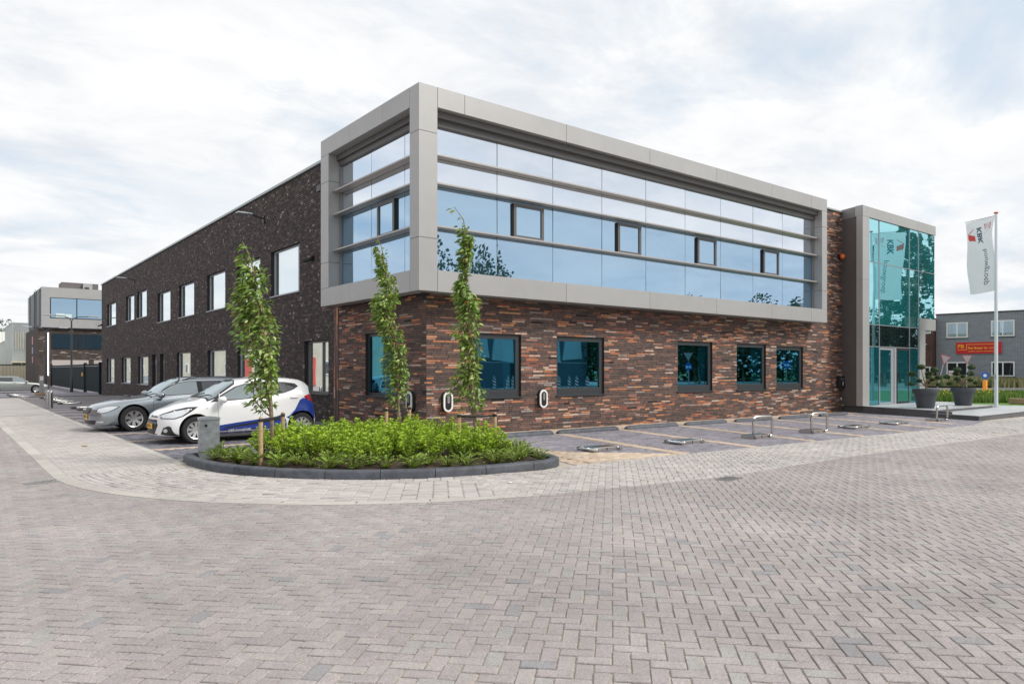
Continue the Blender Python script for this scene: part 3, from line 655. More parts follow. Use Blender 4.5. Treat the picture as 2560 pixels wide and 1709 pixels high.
part('box_roof', MB().box(bx0+.1, bx1-.06, by0+.1, by1-.07, bz1-.12, bz1-.03), M['roof'], B)
part('box_side_return', MB().box(bx1-.05, bx1-.006, gy, 14.6, bz0+.004, bz1-.004), M['clad2'], B)
part('soffit', MB().box(bx0+.02, bx1-.01, by0+.02, 14.586, bz0+.045, bz0+.09).box(bx0+.02, 8.908, 14.588, by1-.02, bz0+.045, bz0+.09), M['frame'], B)
part('soffit_trim', MB().box(8.9, 26.3, 14.40, 14.45, bz0-.03, bz0+.05), M['framebrown_shaded'], B)
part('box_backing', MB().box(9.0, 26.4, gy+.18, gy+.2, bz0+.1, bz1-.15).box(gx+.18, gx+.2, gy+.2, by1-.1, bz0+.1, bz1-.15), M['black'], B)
part('box_backing_sill', MB().box(gx+.0, bx1-.1, gy+.002, 14.56, bz0+.1, oz0-.002).box(gx+.002, 8.90, gy+.2, by1-.1, bz0+.1, oz0-.002), M['clad2'], B)
# head box above glass; its dark colour deepens the shade of the recess
part('head_trim', MB().box(ox0, ox1-.004, gy-.22, gy-.003, 7.50, oz1-.004).box(ox0, ox1-.008, gy-.10, gy-.004, 7.34, 7.50), M['framebrown_shaded'], B)
part('head_trim', MB().box(gx-.14, gx-.003, ly0+.005, ly1-.005, 7.50, oz1-.004).box(gx-.07, gx-.004, ly0+.006, ly1-.006, 7.36, 7.50), M['framebrown_shaded'], B)
part('jamb_trim', MB().box(ox1-.06, ox1-.009, gy-.05, gy-.003, oz0+.002, 7.34).box(gx-.05, gx-.003, ly1-.06, ly1-.007, oz0+.002, 7.36), M['clad2'], B)
finz = [4.95, 5.96, 6.62]
mull = [ox0+.0, 10.87, 12.75, 14.62, 16.5, 18.37, 20.24, 22.12, 24.0, ox1-.01]
rows = [(oz0, 4.93), (4.97, 5.94), (5.98, 6.60), (6.64, 7.5)]
casR = {1: (11.42, 12.27), 3: (15.14, 16.12), 5: (18.85, 19.78), 7: (22.68, 23.57)}
for i in range(9):
    for r_, (z0, z1) in enumerate(rows):
        a, b = mull[i]+.009, mull[i+1]-.009
        part('glass_pane', skew(MB().box(a, b, gy, gy+.02, z0+.008, z1-.008), 1), M['g_up'] if r_ > 1 else M['g_mid'], B)
for x in mull[1:-1]: part('mullion', MB().box(x-.009, x+.009, gy+.004, gy+.06, oz0, 7.5), M['black'], B)
def casement(fr, a, b, z0, z1, gm):
    mb = MB(); e = .085; mb.box(a, b, 0, .07, z0, z0+e, fr); mb.box(a, b, 0, .07, z1-e*.8, z1, fr); mb.box(a, a+e, 0, .07, z0+e, z1-e*.8, fr); mb.box(b-e, b, 0, .07, z0+e, z1-e*.8, fr)
    mb.box(a-.03, a, 0, .045, z0, z1, fr, mi=1)
    f = part('opening_window', mb, [M['framebrown_shaded'], M['black']], B); part('pane', MB().box(a+e, b-e, .01, .04, z0+e, z1-e*.8, fr), gm, f)
frg = frame((0, gy-.002, 0), (1, 0, 0), (0, -1, 0)); frg2 = frame((gx-.002, 0, 0), (0, 1, 0), (-1, 0, 0))
xs = {1: D_ for D_ in [(11.36, 12.36)]}; 
for a, b in [(11.36, 12.38), (15.22, 16.22), (18.93, 19.93), (22.68, 23.68)]: casement(frg, a, b, 4.975, 5.86, M['g_mid'])
lm = [ly0+.005, 15.33, 16.98, ly1-.005]
lm = [ly0+.005, 15.30, 17.06, ly1-.005]
for i in range(3):
    for r_, (z0, z1) in enumerate(rows): part('glass_pane', skew(MB().box(gx, gx+.02, lm[i]+.008, lm[i+1]-.008, z0+.008, z1-.008), 0), M['g_up'] if r_ > 1 else M['g_mid'], B)
for y in lm[1:-1]: part('mullion', MB().box(gx+.004, gx+.06, y-.009, y+.009, oz0, 7.5), M['black'], B)
casement(frg2, 15.72, 16.62, 4.975, 5.86, M['g_mid'])
for z in finz:
    part('sun_fin', MB().cbox(ox0-.0, ox1-.02, 14.14, gy-.003, z-.022, z+.022, .006), M['fin'], B)
    part('sun_fin', MB().cbox(8.48, gx-.003, ly0+.003, ly1-.02, z-.022, z+.022, .006), M['fin'], B)
# --- entrance tower
tb = .15; TY = 13.6
TX0, TX1, TZ = 28.5, 35.5, 8.15
sx, sy = 28.86, 14.72
mb = MB()   # slanted side wall slab
mb.add([(TX0, TY, tb), (sx, sy, tb), (sx+.4, sy, tb), (TX0+.3, TY+.3, tb)]+[(TX0, TY, TZ-.42), (sx, sy, TZ-.42), (sx+.4, sy, TZ-.42), (TX0+.3, TY+.3, TZ-.42)], [(0, 1, 5, 4), (1, 2, 6, 5), (2, 3, 7, 6), (3, 0, 4, 7), (4, 5, 6, 7), (0, 3, 2, 1)])
part('entrance_side_wall', mb, M['darkclad'], B)
mb = MB(); mb.add([(TX0-.01, TY-.01, z) for z in (TZ-.415, TZ)]+[(sx-.01, sy, z) for z in (TZ-.415, TZ)]+[(sx+.4, sy, z) for z in (TZ-.415, TZ)]+[(TX0+.35, TY+.35, z) for z in (TZ-.415, TZ)], [(0, 2, 3, 1), (2, 4, 5, 3), (4, 6, 7, 5), (6, 0, 1, 7), (1, 3, 5, 7), (0, 6, 4, 2)])
part('cladding_panel', mb, M['clad2'], B)
for a, b in ((TX0, 31.0), (31.0, 33.55), (33.55, TX1)): o = part('cladding_panel', MB().cbox(a+.004, b-.004, TY, TY+.3, 7.73, TZ, .004), M['clad'], B); o['tone'] = random.random()
for a, b in ((tb, 2.6), (2.604, 5.2), (5.204, 7.726)): o = part('cladding_panel', MB().cbox(TX0+.004, 29.08, TY, TY+.25, a, b, .004), M['clad'], B); o['tone'] = random.random()
o = part('cladding_panel', MB().cbox(33.79, TX1, TY, TY+.25, 3.37, 3.88, .004), M['clad'], B)
for a, b in ((tb, 1.75), (1.754, 3.366)): part('cladding_panel', MB().cbox(33.79, 34.38, TY, TY+.4, a, b, .004), M['clad'], B)
part('roof', MB().box(29.3, TX1-.05, TY+.31, 19, 7.6, TZ-.06), M['roof'], B)
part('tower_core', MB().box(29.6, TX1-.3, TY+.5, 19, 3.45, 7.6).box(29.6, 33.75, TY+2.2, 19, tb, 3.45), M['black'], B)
part('tower_return', MB().box(TX1-.2, TX1, TY+.06, 19, 3.4, 7.7), M['darkclad'], B)
part('entrance_soffit', MB().box(33.8, TX1-.01, TY+.255, 19, 3.40, 3.45), M['clad2'], B)
def gp(a, b, z0, z1, m, n='glass_pane', d=TY+.05): return part(n, skew(MB().box(a, b, d, d+.02, z0, z1), 1, .003), m, B)
cols = [29.10, 30.02, 32.85, 33.77]
for i in range(3):
    a, b = cols[i]+.015, cols[i+1]-.015
    gp(a, b, 5.99, 7.71, M['g_entry']); gp(a, b, 3.45, 5.95, M['g_entry']); gp(a, b, 2.56, 3.41, M['g_entry_dark'])
gp(33.80, TX1-.02, 5.99, 7.71, M['g_entry']); gp(33.80, TX1-.02, 3.90, 5.95, M['g_entry'])
gp(29.115, 30.005, tb+.02, 2.52, M['g_door']); gp(32.865, 33.755, tb+.02, 2.52, M['g_door'])
mb = MB()
for x in cols: mb.box(x-.012, x+.012, TY+.03, TY+.09, tb+.01, 7.72)
for z in (2.54, 3.43, 5.97): mb.box(29.1, 33.8, TY+.034, TY+.085, z-.012, z+.012)
mb.box(33.8, TX1-.02, TY+.034, TY+.085, 5.958, 5.982)
part('curtain_wall_frame', mb, M['framegrey'], B)
for a, b, dd, fm in ((30.05, 31.15, .05, M['framegrey']), (31.62, 32.82, .03, M['black'])):
    mb = MB(); mb.box(a, b, TY+dd, TY+dd+.05, 2.42, 2.5); mb.box(a, b, TY+dd, TY+dd+.05, tb+.01, tb+.09); mb.box(a, a+.06, TY+dd, TY+dd+.05, tb+.09, 2.42); mb.box(b-.06, b, TY+dd, TY+dd+.05, tb+.09, 2.42)
    d = part('entrance_door', mb, fm, B); part('pane', MB().box(a+.06, b-.06, TY+dd+.01, TY+dd+.03, tb+.09, 2.42), M['g_door'], d)
    part('handle', MB().tube([(a+.10, TY-.02, 1.0), (a+.10, TY-.02, 1.5)], .02), M['black'], d)
part('door_post', MB().box(31.16, 31.61, TY+.05, TY+.12, tb, 2.52), M['framegrey'], B)
part('door_post', MB().box(31.36, 31.40, TY+.03, TY+.049, tb, 2.52), M['clad2'], B)
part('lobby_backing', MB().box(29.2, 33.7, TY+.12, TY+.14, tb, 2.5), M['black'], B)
# fittings fixed to the walls: things of their own
def oval_charger(u, z, fr, lab):
    p = fr @ Vector((u, 0, z)); t = thing('charging_point', lab, 'charging point', p, group='oval charging points on the brick walls')
    def ov(w_, h_, n=8):
        pts = []; r_ = w_/2; s = h_/2-r_
        for i in range(n+1): a = math.pi*i/n; pts.append((r_*math.cos(a), s+r_*math.sin(a)))
        for i in range(n+1): a = math.pi+math.pi*i/n; pts.append((r_*math.cos(a), -s+r_*math.sin(a)))
        return pts
    f = frame((p[0], p[1], p[2]), fr.col[0][:3], fr.col[1][:3])
    part('housing', MB().prism(ov(.27, .50), .0, .10, f), M['rubber'], t, smooth=30)
    part('ring', MB().prism(ov(.27, .49), .10, .125, f), M['white'], t, smooth=30)
    part('face', MB().prism(ov(.17, .39), .125, .133, f), M['black'], t, smooth=30)
    part('display', MB().prism(ov(.07, .20), .133, .137, frame((p[0], p[1], p[2]+.06), fr.col[0][:3], fr.col[1][:3])), M['steelb'], t, smooth=30)
oval_charger(9.47-8.92, .82, fr_R, 'white ringed oval charger on the brick wall just right of the building corner')
oval_charger(12.52-8.92, .82, fr_R, 'white ringed oval charger between the two nearest front windows')
oval_charger(.62, .82, fr_L, 'white ringed oval charger on the side wall behind the middle tree')
for y, z, lab in ((25.7, 7.03, 'flat grey wall lamp on a bracket high above the largest upper window'), (48.6, 7.06, 'flat grey wall lamp near the far end of the dark wall')):
    t = thing('wall_lamp', lab, 'lamp', (8.92, y, z), group='floodlights on the dark brick wall')
    part('bracket', MB().box(8.86, 8.92, y-.05, y+.05, z-.16, z+.1).tube([(8.9, y, z), (8.65, y, z+.05), (8.45, y, z+.10)], .03), M['frame'], t)
    part('lamp_head', MB().cbox(7.92, 8.48, y-.13, y+.13, z+.07, z+.13, .02), M['galv'], t)
for (x, y, z, f, lab) in ((8.92, 21.3, 5.05, fr_L, 'black security camera on the dark wall beside the glass box'), (8.92, 60.6, 4.9, fr_L, 'black security camera at the far end of the dark wall')):
    t = thing('security_camera', lab, 'camera', (x, y, z))
    part('mount', MB().box(x-.10, x, y-.06, y+.06, z-.06, z+.08), M['black'], t); part('camera_body', MB().tube([(x-.08, y, z), (x-.22, y+.22, z-.06)], .05), M['rubber'], t)
t = thing('security_camera', 'small dark dome camera tucked under the corner of the glass box', 'camera', (8.75, 14.4, 3.4)); part('mount', MB().box(8.68, 8.80, 14.34, 14.46, 3.34, 3.44), M['black'], t); part('lens_dome', MB().blob((8.74, 14.4, 3.31), .06, n=12, jit=0), M['rubber'], t, smooth=60)
t = thing('letterbox', 'dark letterbox with the house number one beside the entrance tower', 'letterbox', (28.6, 14.6, .84))
part('box', MB().cbox(28.35, 28.8, 14.44, 14.59, .84, 1.33, .01), M['black'], t); part('flap', MB().box(28.40, 28.75, 14.43, 14.44, 1.18, 1.26), M['framebrown_shaded'], t)
me = text_mesh('1', .24, M['white'], 'CENTER', .003, .004, 'house_number'); o = put('house_number', me, t, (0.0, -.165, .18)); o.rotation_euler = (R(90), 0, 0)
t = thing('water_tap', 'small chrome wall tap low beside the entrance tower', 'tap', (28.5, 14.6, .42)); part('spout', MB().tube([(28.5, 14.6, .45), (28.5, 14.48, .45), (28.5, 14.44, .38)], .02), M['steel'], t); part('handle', MB().box(28.42, 28.58, 14.5, 14.53, .47, .50), M['steel'], t)
t = thing('alarm_beacon', 'round orange alarm light high on the narrow brick strip', 'alarm light', (28.55, 14.6, 6.2)); part('base', MB().box(28.45, 28.65, 14.5, 14.59, 6.1, 6.3), M['black'], t); part('lens', MB().blob((28.55, 14.44, 6.2), .11, n=12, jit=0), mat('orange_lens', (.75, .12, .02), .3), t, smooth=60)
t = thing('wall_floodlight', 'small dark floodlight at the top right end of the grey box', 'lamp', (27.0, 14.6, 7.1)); part('housing', MB().cbox(26.7, 27.05, 14.38, 14.58, 6.9, 7.15, .015), M['frame'], t)
o = part('vent_grille', MB().box(8.80, 8.905, 19.95, 20.35, 7.02, 7.2).box(8.80, 8.905, 20.5, 20.8, 7.02, 7.2), M['frame'], B)

# terrace in front of the entrance
ter = put('entrance_terrace', None); ter['kind'] = 'structure'; WL[ter.name] = Vector((0, 0, 0))
ct = (27.1, 9.05); sl = (28.95-27.1)/(14.58-9.05)
def slab_poly(xa, xb, ya, yb, clipl=True):
    xl0, xl1 = (ct[0]+(ya-ct[1])*sl, ct[0]+(yb-ct[1])*sl); return [(max(xa, xl0), ya), (xb, ya), (xb, yb), (max(xa, xl1), yb)]
def poly_prism(poly, z0, z1, tone=0, mb=None):
    mb = mb or MB(); n = len(poly); mb.add([(x, y, z0) for x, y in poly]+[(x, y, z1) for x, y in poly], [tuple(range(n)), tuple(range(n, 2*n))]+[(i, (i+1) % n, n+(i+1) % n, n+i) for i in range(n)], tone); return mb
def L_at(y): return ct[0]+(y-ct[1])*sl
struct('terrace_core', poly_prism([(L_at(9.05)+.02, 9.07), (36, 9.07), (36, 12.6), (L_at(12.6)+.02, 12.6)], -.4, .028), M['riser'], ter)
struct('terrace_core', poly_prism([(L_at(10.72)+.02, 10.72), (33.6, 10.72), (34.3, 12.6), (35.9, 12.7), (35.9, 14.58), (L_at(14.58)+.02, 14.58)], -.4, .128), M['riser'], ter)
for i in range(3):
    o = struct('terrace_slab', poly_prism([(34.32+i*.55, 10.73), (34.864+i*.55, 10.73), (34.864+i*.55, 12.6), (34.32+i*.55, 12.6)], .03, .048), M['terr'], ter)
for i in range(9):      # lower step slabs
    x0 = L_at(9.05) if i == 0 else 27.1+i*1.0; x1 = 28.1+i*1.0
    p = [(x0-(.02 if i == 0 else 0), 9.03), (x1-.006, 9.03), (x1-.006, 10.72), ((L_at(10.7)-.02) if i == 0 else x0, 10.72)]
    o = struct('terrace_slab', poly_prism(p, .03, .048), M['terr'], ter); o['tone'] = random.random()
    o = struct('riser_slab', poly_prism([(x0+.004, 9.05), (x1-.01, 9.05), (x1-.01, 9.075), (x0+.004, 9.075)], -.2, .026), M['riser'], ter); o['tone'] = random.random()
for j in range(4):
    ya, yb = 10.68+j*.98, 10.68+(j+1)*.98-.006
    for i in range(-1, 6):
        xa = L_at(ya)-.02 if i == -1 else 29.1+i*1.0; xb_ = 30.1+i*1.0-.006; xr = 33.2+(ya-10.68)*.38
        if i == -1: p = [(L_at(ya)-.02, ya), (29.094, ya), (29.094, yb), (L_at(yb)-.02, yb)]
        else:
            if xa > 33.6+(j > 1)*2: continue
            p = [(xa, ya), (min(xb_, 34.3+(j > 1)*1.6), ya), (min(xb_, 34.3+(j > 1)*1.6), yb), (xa, yb)]
            if xa > xr-.3 and j == 0: continue
        o = struct('terrace_slab', poly_prism(p, .13, .15), M['terr'], ter); o['tone'] = random.random()
for k_ in range(6):       # slanted side risers
    ya, yb = 9.06+k_*.92, 9.06+(k_+1)*.92-.008; zt_ = .026 if yb < 10.75 else .127
    mb = MB(); mb.add([(L_at(ya), ya, -.25), (L_at(yb), yb, -.25), (L_at(yb)+.03, yb, -.25), (L_at(ya)+.03, ya, -.25), (L_at(ya), ya, zt_), (L_at(yb), yb, zt_), (L_at(yb)+.03, yb, zt_), (L_at(ya)+.03, ya, zt_)], [(0, 1, 5, 4), (1, 2, 6, 5), (2, 3, 7, 6), (3, 0, 4, 7), (4, 5, 6, 7)])
    o = struct('riser_slab', mb, M['riser'], ter); o['tone'] = random.random()
for i in range(6): o = struct('riser_slab', poly_prism([(L_at(10.66)+i*.95, 10.66), (L_at(10.66)+(i+1)*.95-.008, 10.66), (L_at(10.66)+(i+1)*.95-.008, 10.7), (L_at(10.66)+i*.95, 10.7)], .05, .128), M['riser'], ter)

# wheel stops
def wheel_stop(x0, x1, y, lab, ax='x'):
    mb = MB(); n = 7
    Ln = x1-x0
    prof = [(-.10, -.02), (-.10, .04), (-.055, .085), (0, .10), (.055, .085), (.10, .04), (.10, -.02)]
    vs = []; sts = [(0, .6), (.07, .92), (.14, 1)]+[(Ln/2, 1)]+[(Ln-.14, 1), (Ln-.07, .92), (Ln, .6)]
    for s, q in sts:
        for a, b in prof: vs.append((s, a*q, b*q))
    fs = [(i*7+k, i*7+(k+1) % 7, (i+1)*7+(k+1) % 7, (i+1)*7+k) for i in range(len(sts)-1) for k in range(7)]+[tuple(range(7)), tuple(range(len(sts)*7-7, len(sts)*7))]
    mb.add(vs, fs, tone=.3)
    loc = (x0, y, zg(x0, y if ax == 'x' else y)) if ax == 'x' else (y, x0, zg(y, x0))
    o = solo('wheel_stop', mb, M['kerbdark'], loc, lab, 'wheel stop', 'dark concrete wheel stops along the walls', smooth=50, world=False)
    if ax == 'y': o.rotation_euler.z = R(90)
ords = ['nearest the planted bed', 'below the second front window', 'third from the planted bed along the brick front', 'fourth from the planted bed, behind the first raised hoop', 'below the middle front window pair', 'sixth from the planted bed along the brick front', 'closest to the entrance steps']
for (a, b), l in zip([(10.0, 11.85), (12.02, 14.2), (14.53, 16.7), (17.1, 19.1), (19.6, 21.6), (22.15, 24.1), (24.8, 26.8)], ords): wheel_stop(a, b, 13.38, 'dark rounded concrete wheel stop '+l)
for i, y in enumerate([14.0, 16.1, 18.2, 20.3, 22.4, 24.4, 38.6, 40.8, 43.0, 45.2, 47.3]): wheel_stop(y, y+1.6, 8.4, ['dark concrete wheel stop by the side wall behind the white car', 'dark concrete wheel stop by the side wall past the cars'][i > 3], 'y')

# ------------------------------------------------------------------ fold-down parking hoops
def hoop(kind, dark=False):
    t = thing('parking_hoop', '', 'parking barrier'); m = M['steel']
    if not dark:
        part('base_plate', MB().cbox(.0, .64, -.18, .18, -.02, .085, .008), m, t, world=False)
        part('lock_slot', MB().box(.31, .33, -.1835, -.1795, .02, .07), M['black'], t, world=False)
        if kind == 'flat': pts = [(.03, -.21, .045), (-.02, -.20, .045), (-.045, -.16, .045), (-.045, .22, .045), (-.03, .29, .045), (.04, .32, .045), (.60, .32, .045), (.67, .29, .045), (.685, .22, .045), (.685, -.16, .045), (.66, -.20, .045), (.61, -.21, .045)]
        else: pts = [(.10, -.205, .03), (.03, -.21, .04), (-.02, -.21, .10), (-.035, -.21, .18), (-.035, -.21, .42), (-.02, -.21, .48), (.05, -.21, .52), (.59, -.21, .52), (.66, -.21, .48), (.675, -.21, .42), (.675, -.21, .12), (.66, -.205, .06), (.60, -.20, .04)]
        part('hoop_tube', MB().tube(pts, .031, 10), m, t, 60, world=False)
    else:
        part('base_plate', MB().cbox(-.05, .12, -.3, .3, -.02, .09, .008), M['frame'], t, world=False)
        part('hoop_tube', MB().tube([(.1, -.28, .05), (.75, -.28, .05), (.84, -.2, .05), (.84, .2, .05), (.75, .28, .05), (.1, .28, .05)], .03, 8), M['steel'], t, 60, world=False)
    return t
fl = hoop('flat'); up_ = hoop('up'); dk = hoop('flat', True)
spec = [(9.85, 10.05, 'f', 'flat folded steel parking hoop in the bay beside the planted bed'), (12.4, 9.95, 'f', 'flat folded steel parking hoop in the second bay from the planted bed'), (14.9, 9.85, 'u', 'raised steel parking hoop nearest the camera'),
        (17.5, 9.85, 'u', 'raised steel parking hoop in the middle, right of the nearest raised one'), (19.95, 9.9, 'f', 'flat folded steel parking hoop right of the two raised ones'), (22.6, 9.95, 'f', 'flat folded steel parking hoop second before the entrance steps'), (25.3, 9.85, 'u', 'raised steel parking hoop directly before the entrance steps')]
used = set()
for x, y, k_, lab in spec:
    src = fl if k_ == 'f' else up_
    o = src if src.name not in used else copy_tree(src); used.add(src.name)
    o.location = (x, y, zg(x, y)); o.rotation_euler.z = R(-4); tag(o, lab, 'parking barrier', 'steel fold-down parking hoops in the front bays')
for i, y in enumerate([30.4, 32.2, 34.0, 38.5, 40.6, 42.5, 44.6, 46.8, 56.3, 58.4, 60.4, 62.4, 64.4]):
    o = dk if i == 0 else copy_tree(dk); x = [3.95, 3.35][i > 7]; o.location = (x, y, zg(x, y)); WLx = 0
    labs = ['flat dark parking barrier right before the bumper of the silver grey car', 'second flat dark parking barrier left of the silver grey car', 'third flat dark parking barrier left of the silver grey car']
    tag(o, labs[i] if i < 3 else ('flat dark parking barrier in the row beside the twin steel bollards' if i < 8 else 'flat dark parking barrier in the distant row near the parked estate'), 'parking barrier', 'dark folded barriers along the side car park')

# bollards, post, cabinet
for x, y, lab in ((3.28, 36.0, 'left one of two slim stainless bollards at the footpath edge'), (3.25, 34.6, 'right one of two slim stainless bollards at the footpath edge')):
    t = thing('steel_bollard', lab, 'bollard', (x, y, 0), group='pair of stainless bollards'); 
    part('post', MB().lathe([(.09, 0), (.09, .70), (.08, .72)], 16, Matrix.Translation((x, y, 0))), M['steelb'], t, 40); part('slot', MB().box(x-.01, x+.04, y-.094, y-.085, .05, .65), M['rubber'], t)
t = thing('sign_post', 'grey square post with a small plate on a timber foot in the distant yard', 'post', (5.3, 62.5, -.28))
part('post', MB().cbox(5.17, 5.43, 62.4, 62.6, -.28, 1.15, .01), M['clad'], t); part('foot', MB().box(4.9, 5.7, 62.2, 62.8, -.28, -.12), M['wood'], t); part('plate', MB().box(5.2, 5.4, 62.38, 62.4, .8, 1.1), M['white'], t)
cabx, caby = 3.60, 13.22
t = thing('utility_cabinet', 'small galvanised grey utility cabinet at the left end of the planted bed', 'cabinet', (cabx, caby, 0), R(-9))
mb = MB(); mb.cbox(-.165, .165, -.13, .13, 0, .72, .006); part('cabinet_body', mb, mat('cabinet_grey', (.36, .38, .40), .55, metal=.3, var=.18, vscale=9, stain=.2), t, world=False)
mb = MB(); mb.prism([(-.175, .72), (.175, .72), (.175, .755), (0, .775), (-.175, .755)], -.145, .145); part('lid', mb, M['galv'], t, world=False)
part('seam', MB().box(-.167, .167, -.132, .132, .155, .163), M['black'], t, world=False); part('lock', MB().lathe([(.025, 0), (.025, .012)], 12, Matrix.Translation((-.06, -.13, .62)) @ Matrix.Rotation(R(90), 4, 'X')), M['black'], t, world=False)

# ------------------------------------------------------------------ planted bed
bed_out = arc(3.86, 176, 268, 40)+[(7.6, 8.66), (7.95, 8.8), (8.18, 9.05), (8.3, 9.4)]
bed_in_back = [(8.72, 11.0), (8.8, 13.35), (3.45, 13.38)]
soil = MB()
cs = (6.4, 11.6); ring = arc(3.66, 176, 268, 30)+[(7.5, 8.86), (7.8, 9.0), (8.0, 9.2), (8.55, 11.0), (8.75, 13.2), (5, 13.35)]
n = len(ring); vs = [(cs[0], cs[1], .16)]; 
for q, z in ((.5, .15), (.8, .10), (.93, .06), (1.0, .05)):
    vs += [(cs[0]+(x-cs[0])*q, cs[1]+(y-cs[1])*q, z+random.uniform(-.012, .012)) for x, y in ring]
fs = [(0, 1+i, 1+(i+1) % n) for i in range(n)]
for l_ in range(3): fs += [(1+l_*n+i, 1+(l_+1)*n+i, 1+(l_+1)*n+(i+1) % n, 1+l_*n+(i+1) % n) for i in range(n)]
soil.add(vs, fs); bed = struct('planting_bed', soil, M['soil'], smooth=60)
def kerb_stones(line, w_, h_, length):
    P = [np.array(p) for p in line]; pts = []
    for a, b in zip(P[:-1], P[1:]):
        d = np.linalg.norm(b-a); u = (b-a)/d; t_ = 0
        while t_ < d: pts.append(a+u*t_); t_ += .05
    i = 0; step = int(length/.05)
    while i+3 < len(pts):
        j = min(i+step, len(pts)-1)
        if len(pts)-1-j < 6: j = len(pts)-1
        idx = np.linspace(i, j, 6).astype(int); mb = MB(); ring_ = []
        for q, s in enumerate(idx):
            p = pts[s]; u = pts[min(s+1, len(pts)-1)]-pts[max(s-1, 0)]; u = u/np.linalg.norm(u); nn = np.array([-u[1], u[0]])
            if q == 0: p = p+u*.005
            if q == 5: p = p-u*.005
            prof = [(0, -.05), (-.0, h_-.035), (.012, h_-.012), (.035, h_), (w_-.03, h_), (w_-.01, h_-.01), (w_, h_-.03), (w_, -.05)]
            for a, z in prof: mb.v.append((p[0]+nn[0]*a, p[1]+nn[1]*a, z))
        for q in range(5):
            for k_ in range(8): mb.f.append((q*8+k_, q*8+(k_+1) % 8, (q+1)*8+(k_+1) % 8, (q+1)*8+k_))
        mb.f += [tuple(range(8)), tuple(range(40, 48))]; mb.t = [0.0]*len(mb.f); mb.m = [0]*len(mb.f)
        c_ = pts[(i+j)//2]; o = put('kerb_stone', mb.mesh('kerb_stone', M['kerbdark'], 40, Vector((c_[0], c_[1], 0))), bed, (c_[0], c_[1], 0)); o['tone'] = random.random()
        i = j
kerb_stones([(3.42, 13.5), (3.20, 13.38)]+arc(3.86, 172, 268, 40)+[(7.5, 8.68), (7.85, 8.76), (8.1, 8.95), (8.22, 9.2), (8.5, 10.2), (8.85, 12), (8.9, 13.4)], .17, .13, 1.0)

def leaf_geo(l, w_, droop=.35, fold=.25, seg=2):
    """an ovate leaf along +x, folded at the midrib and drooping"""
    vs = [(0, 0, 0)]; 
    st = [(.30, .85), (.62, 1.0)] if seg == 2 else [(.5, 1.0)]
    for t_, q in st:
        z = -droop*l*t_*t_; vs += [(l*t_, w_/2*q, z+fold*w_/2), (l*t_, 0, z), (l*t_, -w_/2*q, z+fold*w_/2)]
    vs.append((l, 0, -droop*l))
    if seg == 2: fs = [(0, 2, 1), (0, 3, 2), (1, 2, 5, 4), (2, 3, 6, 5), (4, 5, 7), (5, 6, 7)]
    else: fs = [(0, 2, 1), (0, 3, 2), (1, 2, 4), (2, 3, 4)]
    return vs, fs
def orient(d, roll=0.0):
    d = d.normalized(); q = d.to_track_quat('X', 'Z').to_matrix().to_4x4(); return q @ Matrix.Rotation(roll, 4, 'X')
